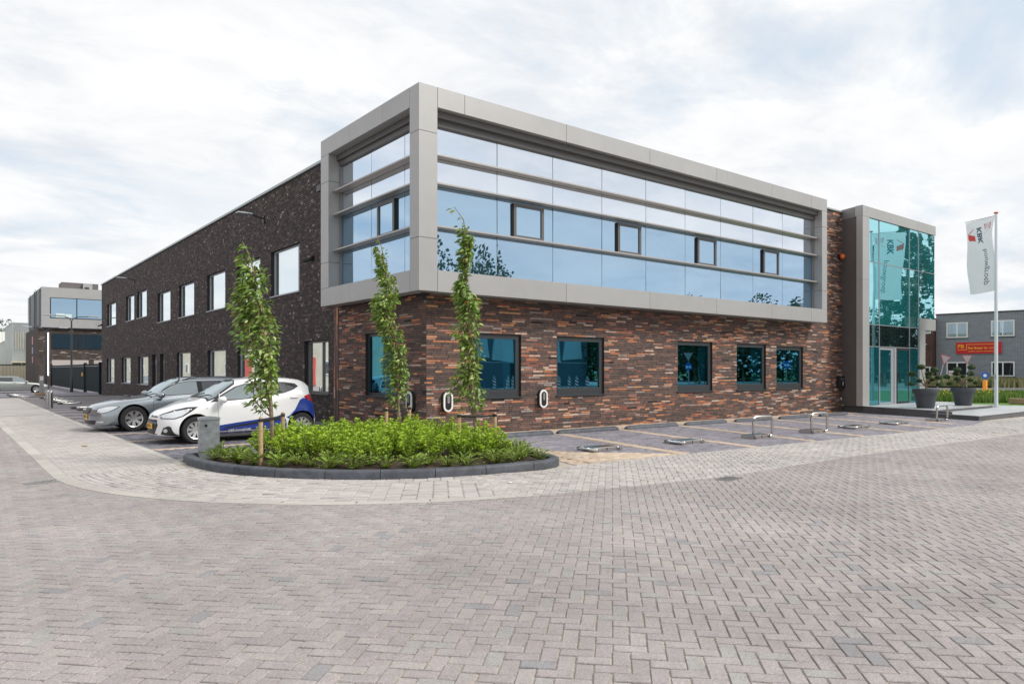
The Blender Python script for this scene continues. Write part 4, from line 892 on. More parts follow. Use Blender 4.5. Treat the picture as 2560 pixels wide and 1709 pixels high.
def tree(base, rows, leafn, lab, lean, seed, dens=1.0):
    random.seed(seed); B_ = Vector(base); t = thing('cherry_tree', lab, 'tree', base, group='young upright trees tied to stakes in the bed')
    RT = Vector((rt[0], rt[1], 0)); FW = Vector((fw[0], fw[1], 0)); rows = sorted(rows)
    zs = [r[0] for r in rows]; us = [r[1] for r in rows]; rs = [r[2]*(.80 if seed == 11 else .92) for r in rows]
    U = lambda z: float(np.interp(z, zs, us)); RR = lambda z: float(np.interp(z, zs, rs)); top = zs[-1]
    # leader
    pts = []; rad = []
    for i in range(22):
        z = top*i/21; s = min(1, max(0, (z-.9)/1.6)); u = U(z)*s*(.75+.25*min(1, max(0, z-top+1.2)))
        pts.append(B_+RT*(u+.012*math.sin(z*5))+FW*(.02*math.sin(z*3.1))+Vector((0, 0, z))); rad.append(.034*(1-z/top)**.7+.005)
    part('trunk', MB().tube(pts, rad, 9), M['bark'], t, 60)
    P_at = lambda z: pts[min(21, max(0, int(z/top*21)))]
    br = MB(); lines = []
    nb = 26
    for i in range(nb):
        z0 = .75+(top-1.2)*(i/nb)**1.05; side = random.uniform(0, 2*math.pi); ln = random.uniform(.5, 1.05)*(1 if z0 < top*.6 else .55)
        p = P_at(z0).copy(); line = [p.copy()]; steps = 7
        for k_ in range(steps):
            z = z0+ln*(k_+1)/steps; r_ = RR(z)*.75*min(1, (k_+1)/3.0); q = B_+RT*(U(z)+r_*math.cos(side))+FW*(r_*.8*math.sin(side)); q.z = z
            line.append(line[-1].lerp(q, .6)+Vector((random.uniform(-.02, .02), random.uniform(-.02, .02), 0))); line[-1].z = z
        lines.append(line); br.tube(line, [.012*(1-k_/8)+.003 for k_ in range(len(line))], 5)
    lines.append([Vector(p) for p in pts if p.z-B_.z > .8]); part('branches', br, M['bark'], t, 60)
    lv = []
    for _ in range(leafn):
        ln = random.choice(lines); k_ = random.uniform(0.1, 1)*(len(ln)-1.001); i = int(k_); p = ln[i].lerp(ln[i+1], k_-i); z = p.z-B_.z
        if z > top+.03 or z < .35: p.z = B_.z+random.uniform(.5, top)
        z = p.z-B_.z; r_ = RR(z)
        if random.random() > (r_/.42)**.6+.42: continue
        a = random.uniform(0, 2*math.pi); o_ = random.uniform(.0, .85)*r_
        p = p+RT*math.cos(a)*o_+FW*math.sin(a)*o_
        c0 = B_+RT*U(z); c0.z = p.z; d = p-c0
        if abs(d.dot(RT)) > r_: p -= RT*(d.dot(RT)-math.copysign(r_*random.uniform(.6, 1), d.dot(RT)))
        dr = RT*math.cos(a)+FW*math.sin(a)-RT*(.45+.35*max(0, z-2))*lean+Vector((0, 0, random.uniform(-.5, .45)))
        lv.append((p, dr, random.uniform(-1.0, 1.0), random.uniform(.75, 1.25), random.random()*.999))
    vs, fs = leaf_geo(.09, .042, .55, .3)
    lv.sort(key=lambda q: (q[0]-Vector((0, 0, EYE))).length)
    crown = MB()
    for p, d, ro, s, tn in lv[300:]:
        m_ = Matrix.Translation(p) @ orient(d, ro) @ Matrix.Scale(s, 4); crown.add([m_ @ Vector(v) for v in vs], fs, tn)
    cr = part('crown', crown, M['leaf'], t, 60)
    global LEAFME
    for p, d, ro, s, tn in lv[:300]:
        o = put('leaf', LEAFME, cr, p-B_); o.rotation_euler = orient(d, ro).to_euler(); o.scale = (s, s, s); o['tone'] = tn
    cr['kind'] = 'stuff'
    return t
_v, _f = leaf_geo(.09, .042, .55, .3); LEAFME = MB().add(_v, _f).mesh('leaf', M['leaf'], 60)
T1 = [(3.67, -0.48, 0.09), (3.43, -0.35, 0.22), (3.14, -0.32, 0.25), (2.99, -0.3, 0.25), (2.77, -0.37, 0.35), (2.54, -0.34, 0.36), (2.32, -0.28, 0.41), (2.1, -0.27, 0.41), (1.88, -0.21, 0.36), (1.65, -0.16, 0.22), (1.43, -0.11, 0.24), (1.21, -0.16, 0.3), (0.91, -0.18, 0.28), (0.73, -0.14, 0.13), (0.47, -0.13, 0.07)]
T2 = [(4.21, -0.45, 0.05), (3.99, -0.35, 0.13), (3.63, -0.3, 0.11), (3.36, -0.27, 0.23), (3.1, -0.23, 0.21), (2.92, -0.27, 0.28), (2.65, -0.33, 0.25), (2.29, -0.16, 0.25), (2.02, -0.07, 0.23), (1.76, -0.1, 0.25), (1.4, -0.06, 0.25), (0.95, -0.05, 0.21), (0.68, 0.01, 0.09)]
T3 = [(4.36, -0.35, 0.1), (4.2, -0.22, 0.19), (3.97, -0.18, 0.15), (3.74, -0.16, 0.13), (3.58, -0.19, 0.14), (3.43, -0.18, 0.08), (3.2, -0.18, 0.05), (2.97, -0.24, 0.1), (2.81, -0.18, 0.23), (2.58, -0.16, 0.25), (2.35, -0.11, 0.22), (2.2, -0.17, 0.24), (1.97, -0.06, 0.15), (1.73, -0.04, 0.21), (1.5, -0.12, 0.17), (1.27, -0.24, 0.33), (1.04, -0.14, 0.35), (0.81, -0.08, 0.29), (0.58, -0.06, 0.15), (0.27, -0.02, 0.08)]
tree((4.29, 12.03, .1), T1, 2100, 'widest and leftmost young tree, leaning left in the wind before the white car', 1.0, 11)
tree((7.22, 12.90, .1), T2, 2000, 'slender middle young tree in front of the side wall of the building', .8, 12)
tree((7.29, 10.30, .1), T3, 2200, 'tallest and rightmost young tree, in front of the nearest brick corner', .8, 13)
random.seed(5)
st = [((3.91, 11.44), 'left stake of the leftmost tree'), ((4.66, 12.49), 'right stake of the leftmost tree'), ((6.88, 12.78), 'left stake of the middle tree'), ((7.57, 13.06), 'right stake of the middle tree'), ((7.0, 10.36), 'left stake of the rightmost tree'), ((7.60, 10.12), 'right stake of the rightmost tree')]
for (x, y), l in st: solo('tree_stake', MB().lathe([(.034, -.05), (.034, .75), (.028, .78), (0.001, .785)], 12, Matrix.Translation((x, y, .06))), M['wood'], (x, y, .06), 'round timber stake, '+l, 'stake', 'timber stakes beside the young trees', smooth=40)
for i, l in ((0, 'leftmost'), (2, 'middle'), (4, 'rightmost')):
    (a, b), (c_, d_) = st[i][0], st[i+1][0]
    solo('tree_tie', MB().tube([(a, b, .79), ((a*2+c_)/3, (b*2+d_)/3, .775), ((a+c_*2)/3, (b+d_*2)/3, .775), (c_, d_, .79)], .02, 6).lathe([(.038, 0), (.038, .05)], 10, Matrix.Translation((a, b, .765))).lathe([(.038, 0), (.038, .05)], 10, Matrix.Translation((c_, d_, .765))), M['rubber'], (a, b, .78), 'black rubber strap tying the %s tree to its stakes' % l, 'tree tie', 'rubber tree ties', smooth=40)
# shrubs: a few prototypes, copied
def shrub_mesh(kind, seed):
    random.seed(seed); mb = MB()
    if kind == 'bright':
        for _ in range(30):
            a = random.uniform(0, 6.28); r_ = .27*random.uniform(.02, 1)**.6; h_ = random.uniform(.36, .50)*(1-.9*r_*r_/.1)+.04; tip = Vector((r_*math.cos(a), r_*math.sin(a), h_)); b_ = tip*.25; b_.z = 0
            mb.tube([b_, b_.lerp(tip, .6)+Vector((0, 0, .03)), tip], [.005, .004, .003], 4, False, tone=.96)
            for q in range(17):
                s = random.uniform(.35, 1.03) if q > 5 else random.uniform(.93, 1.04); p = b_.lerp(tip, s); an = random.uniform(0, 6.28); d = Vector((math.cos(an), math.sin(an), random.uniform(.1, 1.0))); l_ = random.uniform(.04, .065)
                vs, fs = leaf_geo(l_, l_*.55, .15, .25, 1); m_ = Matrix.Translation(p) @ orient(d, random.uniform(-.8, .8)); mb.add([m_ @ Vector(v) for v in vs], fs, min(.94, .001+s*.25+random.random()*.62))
    else:
        for _ in range(24):
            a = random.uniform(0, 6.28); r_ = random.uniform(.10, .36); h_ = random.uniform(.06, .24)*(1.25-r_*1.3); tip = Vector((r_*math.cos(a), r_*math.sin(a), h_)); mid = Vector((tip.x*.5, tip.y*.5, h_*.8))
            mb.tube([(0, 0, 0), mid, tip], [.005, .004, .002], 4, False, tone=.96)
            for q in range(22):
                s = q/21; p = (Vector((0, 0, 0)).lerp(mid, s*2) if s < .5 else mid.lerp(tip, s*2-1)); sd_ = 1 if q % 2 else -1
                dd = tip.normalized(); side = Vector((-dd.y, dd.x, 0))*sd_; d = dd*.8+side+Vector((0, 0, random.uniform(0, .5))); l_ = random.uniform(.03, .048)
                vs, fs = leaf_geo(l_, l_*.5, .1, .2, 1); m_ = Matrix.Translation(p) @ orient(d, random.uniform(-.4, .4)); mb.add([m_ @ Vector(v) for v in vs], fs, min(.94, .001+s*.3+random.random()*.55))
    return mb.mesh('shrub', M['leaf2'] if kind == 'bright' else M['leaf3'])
bright = [shrub_mesh('bright', 50+i) for i in range(4)]; low = [shrub_mesh('low', 70+i) for i in range(4)]
random.seed(21)
def in_bed(x, y): return inpoly(np.array([[x, y]]), ring)[0] and not (abs(x-cabx) < .32 and abs(y-caby) < .3)
def edge_dist(x, y): return 3.66-math.hypot(x-AC[0], y-AC[1]) if x < 7 else min(3.66-math.hypot(x-AC[0], y-AC[1]), 8.3-x+.2)
spots = []
for _ in range(9000):
    x, y = random.uniform(3, 9), random.uniform(8.6, 13.4)
    if not in_bed(x, y): continue
    e = edge_dist(x, y)
    if e < .14 or .60 < e < .74: continue
    kind = 'low' if e < .78 or (x < 4.2) else 'bright'
    md = .30 if kind == 'low' else .33
    if all((x-a)**2+(y-b)**2 > md*md for a, b, _k in spots): spots.append((x, y, kind))
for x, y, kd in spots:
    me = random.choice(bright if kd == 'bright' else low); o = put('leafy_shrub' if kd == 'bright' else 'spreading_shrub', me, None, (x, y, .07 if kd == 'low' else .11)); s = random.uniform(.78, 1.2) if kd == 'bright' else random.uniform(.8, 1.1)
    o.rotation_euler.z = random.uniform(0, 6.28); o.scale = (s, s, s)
    lm_ = min([(math.hypot(x-a, y-b), n_) for a, b, n_ in ((cabx, caby, 'the grey utility cabinet'), (4.29, 12.03, 'the leftmost tree'), (7.22, 12.9, 'the middle tree'), (7.29, 10.3, 'the rightmost tree'), (8.0, 9.2, 'the rounded right tip of the kerb'), (5.2, 9.7, 'the centre of the curved kerb'), (5.8, 11.3, 'the middle of the bed'))])[1]
    if kd == 'bright': tag(o, 'bright green leafy shrub near '+lm_, 'shrub', 'bright leafy shrubs filling the bed')
    else: tag(o, 'low spreading green shrub near '+lm_, 'shrub', 'low shrubs edging the bed')

# ------------------------------------------------------------------ cars
def pchip(xs, ys):
    xs = np.array(xs, float); ys = np.array(ys, float); h = np.diff(xs); dl = np.diff(ys)/h; m = np.zeros(len(xs)); m[0] = dl[0]; m[-1] = dl[-1]
    for i in range(1, len(xs)-1):
        m[i] = 0 if dl[i-1]*dl[i] <= 0 else 2*dl[i-1]*dl[i]/(dl[i-1]+dl[i])
    def f(x):
        x = min(max(x, xs[0]), xs[-1]); i = min(int(np.searchsorted(xs, x, 'right'))-1, len(xs)-2); t = (x-xs[i])/h[i]
        return float((1+2*t)*(1-t)**2*ys[i]+t*(1-t)**2*h[i]*m[i]+t*t*(3-2*t)*ys[i+1]+t*t*(t-1)*h[i]*m[i+1])
    return f
def car_body(P):
    Lc, W = P['L'], P['W']; zt, zb_, wr, ws, zs = [pchip(*P[k]) for k in ('zt', 'zb', 'wr', 'w', 'zs')]
    xs = np.unique(np.concatenate([[0, .015, .04, .08], np.linspace(.12, Lc-.12, 74), [Lc-.08, Lc-.04, Lc-.015, Lc]]))
    def half(x):
        w_ = ws(x)*W; a, b, t_, r_ = zs(x), zb_(x), zt(x), min(wr(x)*W, ws(x)*W*.93); cab = t_-b
        zr = b+cab*(.80 if cab > .25 else .62)
        c = [(0, a), (.80*w_, a), (.94*w_, a+.03), (.985*w_, a+.13), (1.0*w_, a+.5*(b-a)), (.995*w_, b-.14), (.985*w_, b-.07), (.955*w_, b)]
        c += [(.955*w_+(r_-.955*w_)*.5, b+(zr-b)*.5+ (0.012 if cab > .25 else .0)), (r_, zr), (.90*r_, zr+.62*(t_-zr)), (.62*r_, t_-.10*(t_-zr)), (0, t_)]
        P_ = np.array(c); out = []
        for i in range(len(P_)-1):
            for k in range(4): out.append(P_[i]+(P_[i+1]-P_[i])*k/4)
        out.append(P_[-1]); o = np.array(out)
        for _ in range(3): o[1:-1] = o[1:-1]*.5+(o[:-2]+o[2:])*.25
        return o
    rings = [half(x) for x in xs]; ends = {0: .90, 1: .955, 2: .985, len(xs)-1: .90, len(xs)-2: .955, len(xs)-3: .985}
    vs = []; nh = len(rings[0]); nr = 2*nh-2
    for i, (x, r_) in enumerate(zip(xs, rings)):
        q = ends.get(i, 1.0); mz = (r_[0, 1]+r_[-1, 1])/2; y = r_[:, 0]*(1-(1-q)*.6); z = mz+(r_[:, 1]-mz)*q
        for k in range(nh): vs.append([x, y[k], z[k]])
        for k in range(nh-2, 0, -1): vs.append([x, -y[k], z[k]])
    fs = [(i*nr+k, i*nr+(k+1) % nr, (i+1)*nr+(k+1) % nr, (i+1)*nr+k) for i in range(len(xs)-1) for k in range(nr)]
    for base in (0, (len(xs)-1)*nr):          # end caps as grids
        nc = 13; rows_ = []
        for k in range(nh):
            a = base+k; b = base+(nr-k) % nr
            if k in (0, nh-1): rows_.append([a]*(nc+1)); continue
            row = [a]
            for c_ in range(1, nc): t_ = c_/nc; p = [vs[a][j]*(1-t_)+vs[b][j]*t_ for j in range(3)]; row.append(len(vs)); vs.append(p)
            row.append(b); rows_.append(row)
        for k in range(nh-1):
            for c_ in range(nc):
                f = [rows_[k][c_], rows_[k][c_+1], rows_[k+1][c_+1], rows_[k+1][c_]]; f = list(dict.fromkeys(f))
                if len(f) >= 3: fs.append(tuple(f))
    V = np.array(vs); pf = pchip(*P['nose']); pr_ = pchip(*P['tail']); xf, xr = P['xf'], P['xr']
    x = V[:, 0].copy(); y = np.abs(V[:, 1])/W; sF = np.clip(1-x/xf, 0, 1)**1.6; sR = np.clip(1-(Lc-x)/xr, 0, 1)**1.6
    V[:, 0] = x+sF*(P['bf']*y**2.8+np.array([pf(z) for z in V[:, 2]]))-sR*(P['br']*y**3.0+np.array([pr_(z) for z in V[:, 2]]))
    me = bpy.data.meshes.new('body'); me.from_pydata(V.tolist(), [], fs)
    bm = bmesh.new(); bm.from_mesh(me); bmesh.ops.remove_doubles(bm, verts=bm.verts, dist=1e-5); bmesh.ops.recalc_face_normals(bm, faces=bm.faces)
    bvh = BVHTree.FromBMesh(bm); bm.to_mesh(me); bm.free()
    return me, bvh
def project(bvh, poly, plane, eps, W, step=.05, side=-1, thick=0):
    """poly in the projection plane; plane 'side' (x,z), 'front' (y,z), 'top' (x,y), 'rear' (y,z)"""
    P = [Vector(p) for p in poly]; dense = []
    for a, b in zip(P, P[1:]+P[:1]):
        n_ = max(1, int((b-a).length/step)); dense += [a.lerp(b, i/n_) for i in range(n_)]
    xs = [p.x for p in dense]; ys = [p.y for p in dense]; pa = np.array([tuple(p) for p in dense]); pts = list(dense)
    gxs = np.arange(min(xs)+step/2, max(xs), step); gys = np.arange(min(ys)+step/2, max(ys), step)
    for gx_ in gxs:
        for gy_ in gys:
            if inpoly(np.array([[gx_, gy_]]), pa)[0] and min(np.hypot(pa[:, 0]-gx_, pa[:, 1]-gy_)) > step*.4: pts.append(Vector((gx_, gy_)))
    r_ = delaunay_2d_cdt(pts, [], [list(range(len(dense)))], 1, 1e-6); V2, F2 = r_[0], r_[2]; vs = []
    for p in V2:
        if plane == 'side': o_, d = Vector((p.x, 3*side, p.y)), Vector((0, -side, 0))
        elif plane == 'front': o_, d = Vector((-3, p.x, p.y)), Vector((1, 0, 0))
        elif plane == 'rear': o_, d = Vector((9, p.x, p.y)), Vector((-1, 0, 0))
        else: o_, d = Vector((p.x, p.y, 4)), Vector((0, 0, -1))
        h = bvh.ray_cast(o_, d)
        if h[0] is None: h = bvh.find_nearest(o_+d*2.2)
        nrm = h[1] if h[1].dot(d) < 0 else -h[1]; vs.append(h[0]+nrm*eps)
    mb = MB(); mb.add(vs, [tuple(f) for f in F2]); return mb
def wheel(t, x, y, r_, side, spokes, rimm, rr=.63, wd=.2):
    M4 = Matrix.Translation((x, y, r_)) @ Matrix.Rotation(R(90) if side < 0 else R(-90), 4, 'X')
    tp = [(r_*.62, -wd/2), (r_*.88, -wd/2), (r_*.97, -wd*.40), (r_, -wd*.25), (r_, wd*.25), (r_*.97, wd*.40), (r_*.90, wd/2), (r_*rr*1.04, wd/2-.004), (r_*rr, wd/2-.02), (r_*rr, -wd/2+.02)]
    w_ = part('wheel', MB().lathe(tp, 40, M4), M['rubber'], t, 35, world=False)
    part('brake_disc', MB().lathe([(.001, -.01), (r_*.5, -.01), (r_*.5, .01), (.001, .01)], 24, M4), M['frame'], w_, world=False)
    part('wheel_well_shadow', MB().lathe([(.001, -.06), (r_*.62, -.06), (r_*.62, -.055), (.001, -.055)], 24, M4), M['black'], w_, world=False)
    mb = MB(); mb.lathe([(r_*rr*.93, wd*.20), (r_*rr*1.0, wd*.46), (r_*rr*1.03, wd*.47), (r_*rr*.96, wd*.30)], 40, M4) if False else None
    n_ = 40; prof = [(r_*rr*.90, wd*.30), (r_*rr*.93, wd*.44), (r_*rr*1.03, wd*.49), (r_*rr*1.03, wd*.40), (r_*rr*.95, .0), (r_*rr*.90, .0)]; vs = []; 
    for a, z in prof:
        for k in range(n_): th = 2*math.pi*k/n_; vs.append(M4 @ Vector((a*math.cos(th), a*math.sin(th), z)))
    np_ = len(prof); mb.add(vs, [(i*n_+k, i*n_+(k+1) % n_, ((i+1) % np_)*n_+(k+1) % n_, ((i+1) % np_)*n_+k) for i in range(np_) for k in range(n_)])
    mb.lathe([(.001, wd*.28), (r_*.16, wd*.30), (r_*.19, wd*.24), (r_*.19, .0)], 20, M4)
    for s in range(spokes):
        a = 2*math.pi*s/spokes+.2; q = M4 @ Matrix.Rotation(a, 4, 'Z'); w0, w1 = r_*.065*7/spokes*1.15, r_*.125*7/spokes*1.25; r0, r1 = r_*.12, r_*rr*.95
        vs = [(r0, -w0, wd*.29), (r0, w0, wd*.29), (r1, w1, wd*.40), (r1, -w1, wd*.40), (r0, -w0, wd*.12), (r0, w0, wd*.12), (r1, w1*.8, wd*.22), (r1, -w1*.8, wd*.22)]
        mb.add([q @ Vector(v) for v in vs], [(0, 1, 2, 3), (4, 5, 6, 7), (0, 1, 5, 4), (1, 2, 6, 5), (2, 3, 7, 6), (3, 0, 4, 7)])
    part('rim', mb, rimm, w_, 40, world=False)
def arch_cut(me, wheels, W, ra):
    o = put('tmp', me); mb = MB()
    for x, r_ in wheels:
        for s in (-1, 1): mb.lathe([(ra, 0), (ra, .5)], 48, Matrix.Translation((x, s*(W-.26), r_+.01)) @ Matrix.Rotation(R(90) if s < 0 else R(-90), 4, 'X'))
    cme = mb.mesh('cut', M['black']); c_ = put('cut', cme); md = o.modifiers.new('b', 'BOOLEAN'); md.object = c_; md.operation = 'DIFFERENCE'; md.solver = 'EXACT'
    bpy.context.view_layer.update(); r_ = bpy.data.meshes.new_from_object(o.evaluated_get(bpy.context.evaluated_depsgraph_get()))
    bpy.data.objects.remove(o); bpy.data.objects.remove(c_); return r_
g_car = glass('car_glass', (.035, .045, .05), (.75, .85, .88), .32, top=.5); g_dark = glass('car_glass_dark', (.006, .006, .008), (.6, .65, .7), .12, top=.4)
M['lens'] = glass('headlamp_lens', (.55, .58, .61), (1, 1, 1), .22, top=.5); M['red_lens'] = mat('tail_lens', (.45, .012, .02), .15, coat=.8)
M['plate'] = mat('number_plate', (.85, .45, .02), .4); M['chrome'] = mat('chrome', (.75, .75, .76), .12, metal=1)
M['rimalu'] = mat('alloy_rim', (.55, .55, .54), .3, metal=.85); M['trimblk'] = mat('trim_black', (.02, .02, .022), .45)
def make_car(name, label, loc, rz, P):
    t = thing(name, label, 'car', loc, rz, P.get('group')); me, bvh = car_body(P); me = arch_cut(me, P['wheels'], P['W'], P['ra'])
    me.name = 'body'; me.materials.clear(); me.materials.append(P['paint']); me.materials.append(M['black'])
    mi = []
    for p in me.polygons:
        c = p.center; ins = any(abs(math.hypot(c.x-x, c.z-r_-.01)-P['ra']) < .012 or (math.hypot(c.x-x, c.z-r_-.01) < P['ra']-.01 and abs(c.y) < P['W']-.2) for x, r_ in P['wheels']); mi.append(1 if (ins and abs(p.normal.y) < .5) or (ins and abs(c.y) < P['W']-.24) or p.normal.z < -.9 else 0)
    me.polygons.foreach_set('material_index', mi); me.shade_smooth(); me.set_sharp_from_angle(angle=R(38)); body = put('body', me, t)
    for (x, r_) in P['wheels']:
        for s in (-1, 1): wheel(t, x, s*(P['W']-.115), r_, s, P['spokes'], P['rim'])
    W = P['W']
    def pj_(nm, poly, plane, m, eps=.004, side=-1, step=.05, par=t): return part(nm, project(bvh, poly, plane, eps, W, step, side), m, par, 60, world=False)
    for s in (-1, 1):
        for nm, poly, m, eps in P['side']: pj_(nm, poly, 'side', m, eps, s)
        for nm, a, b, m in P['lines']:      # shut lines
            pts = []
            for i in range(9):
                q = Vector(a).lerp(Vector(b), i/8); h = bvh.ray_cast(Vector((q.x, 3*s, q.y)), Vector((0, -s, 0)))
                if h[0]: pts.append(h[0]+h[1]*.0005)
            part(nm, MB().tube(pts, .0035, 4), m, t, world=False)
        mx, mz = P['mirror']; yy = W*.97
        mb = MB(); mb.blob((mx, s*(yy+.12), mz), .13, .62, 12, 0); mb.v = [(x_ if x_ < mx else mx+(x_-mx)*.35, y_, z_) for x_, y_, z_ in mb.v]
        mir = part('mirror', mb, P['mirrorm'], t, 60, world=False); part('mirror_glass', MB().cbox(mx+.038, mx+.045, s*(yy+.12)-.08, s*(yy+.12)+.08, mz-.05, mz+.05, .002), M['chrome'], mir, world=False)
        part('mirror_arm', MB().tube([(mx+.05, s*(yy-.08), mz-.05), (mx+.0, s*(yy+.06), mz-.05)], .02, 6), M['trimblk'], mir, world=False)
        for hx, hz in P['handles']:
            h = bvh.ray_cast(Vector((hx, 3*s, hz)), Vector((0, -s, 0)))
            if h[0]: part('door_handle', MB().cbox(hx-.09, hx+.09, h[0].y-.02 if s > 0 else h[0].y-.03, h[0].y+.03 if s > 0 else h[0].y+.02, hz-.012, hz+.016, .008), P['mirrorm'] if P.get('hb') else P['paint'], t, world=False)
    for nm, poly, plane, m, eps in P['other']: pj_(nm, poly, plane, m, eps, step=.03)
    for a, b in P['wipers']: 
        pts = []
        for i in range(6):
            q = Vector(a).lerp(Vector(b), i/5); h = bvh.ray_cast(Vector((q.x, q.y, 4)), Vector((0, 0, -1)))
            if h[0]: pts.append(h[0]+Vector((0, 0, .018)))
        part('wiper', MB().tube(pts, .008, 5), M['trimblk'], t, world=False)
    if P.get('rails'):
        a, b, yy_ = P['rails']
        for s in (-1, 1):
            pts = []
            for i in range(12):
                x = a+(b-a)*i/11; h = bvh.ray_cast(Vector((x, s*yy_, 4)), Vector((0, 0, -1))); pts.append(h[0]+Vector((0, 0, .035 if 0 < i < 11 else .0)))
            part('roof_rail', MB().tube(pts, .014, 6), M['trimblk'], t, 60, world=False)
    return t, body, bvh
def rect(a, b, c_, d_): return [(a, c_), (b, c_), (b, d_), (a, d_)]
def circ(cx_, cy_, r_, n_=14): return [(cx_+r_*math.cos(2*math.pi*i/n_), cy_+r_*math.sin(2*math.pi*i/n_)) for i in range(n_)]
white_p = mat('car_white', (.80, .81, .82), .3, coat=1.0); blue_p = mat('car_blue', (.010, .042, .28), .3, coat=1.0); silver_p = mat('car_silver_blue', (.33, .37, .40), .27, metal=.85, coat=1.0); silver2 = mat('car_silver_green', (.36, .385, .36), .32, metal=.7, coat=1.0)
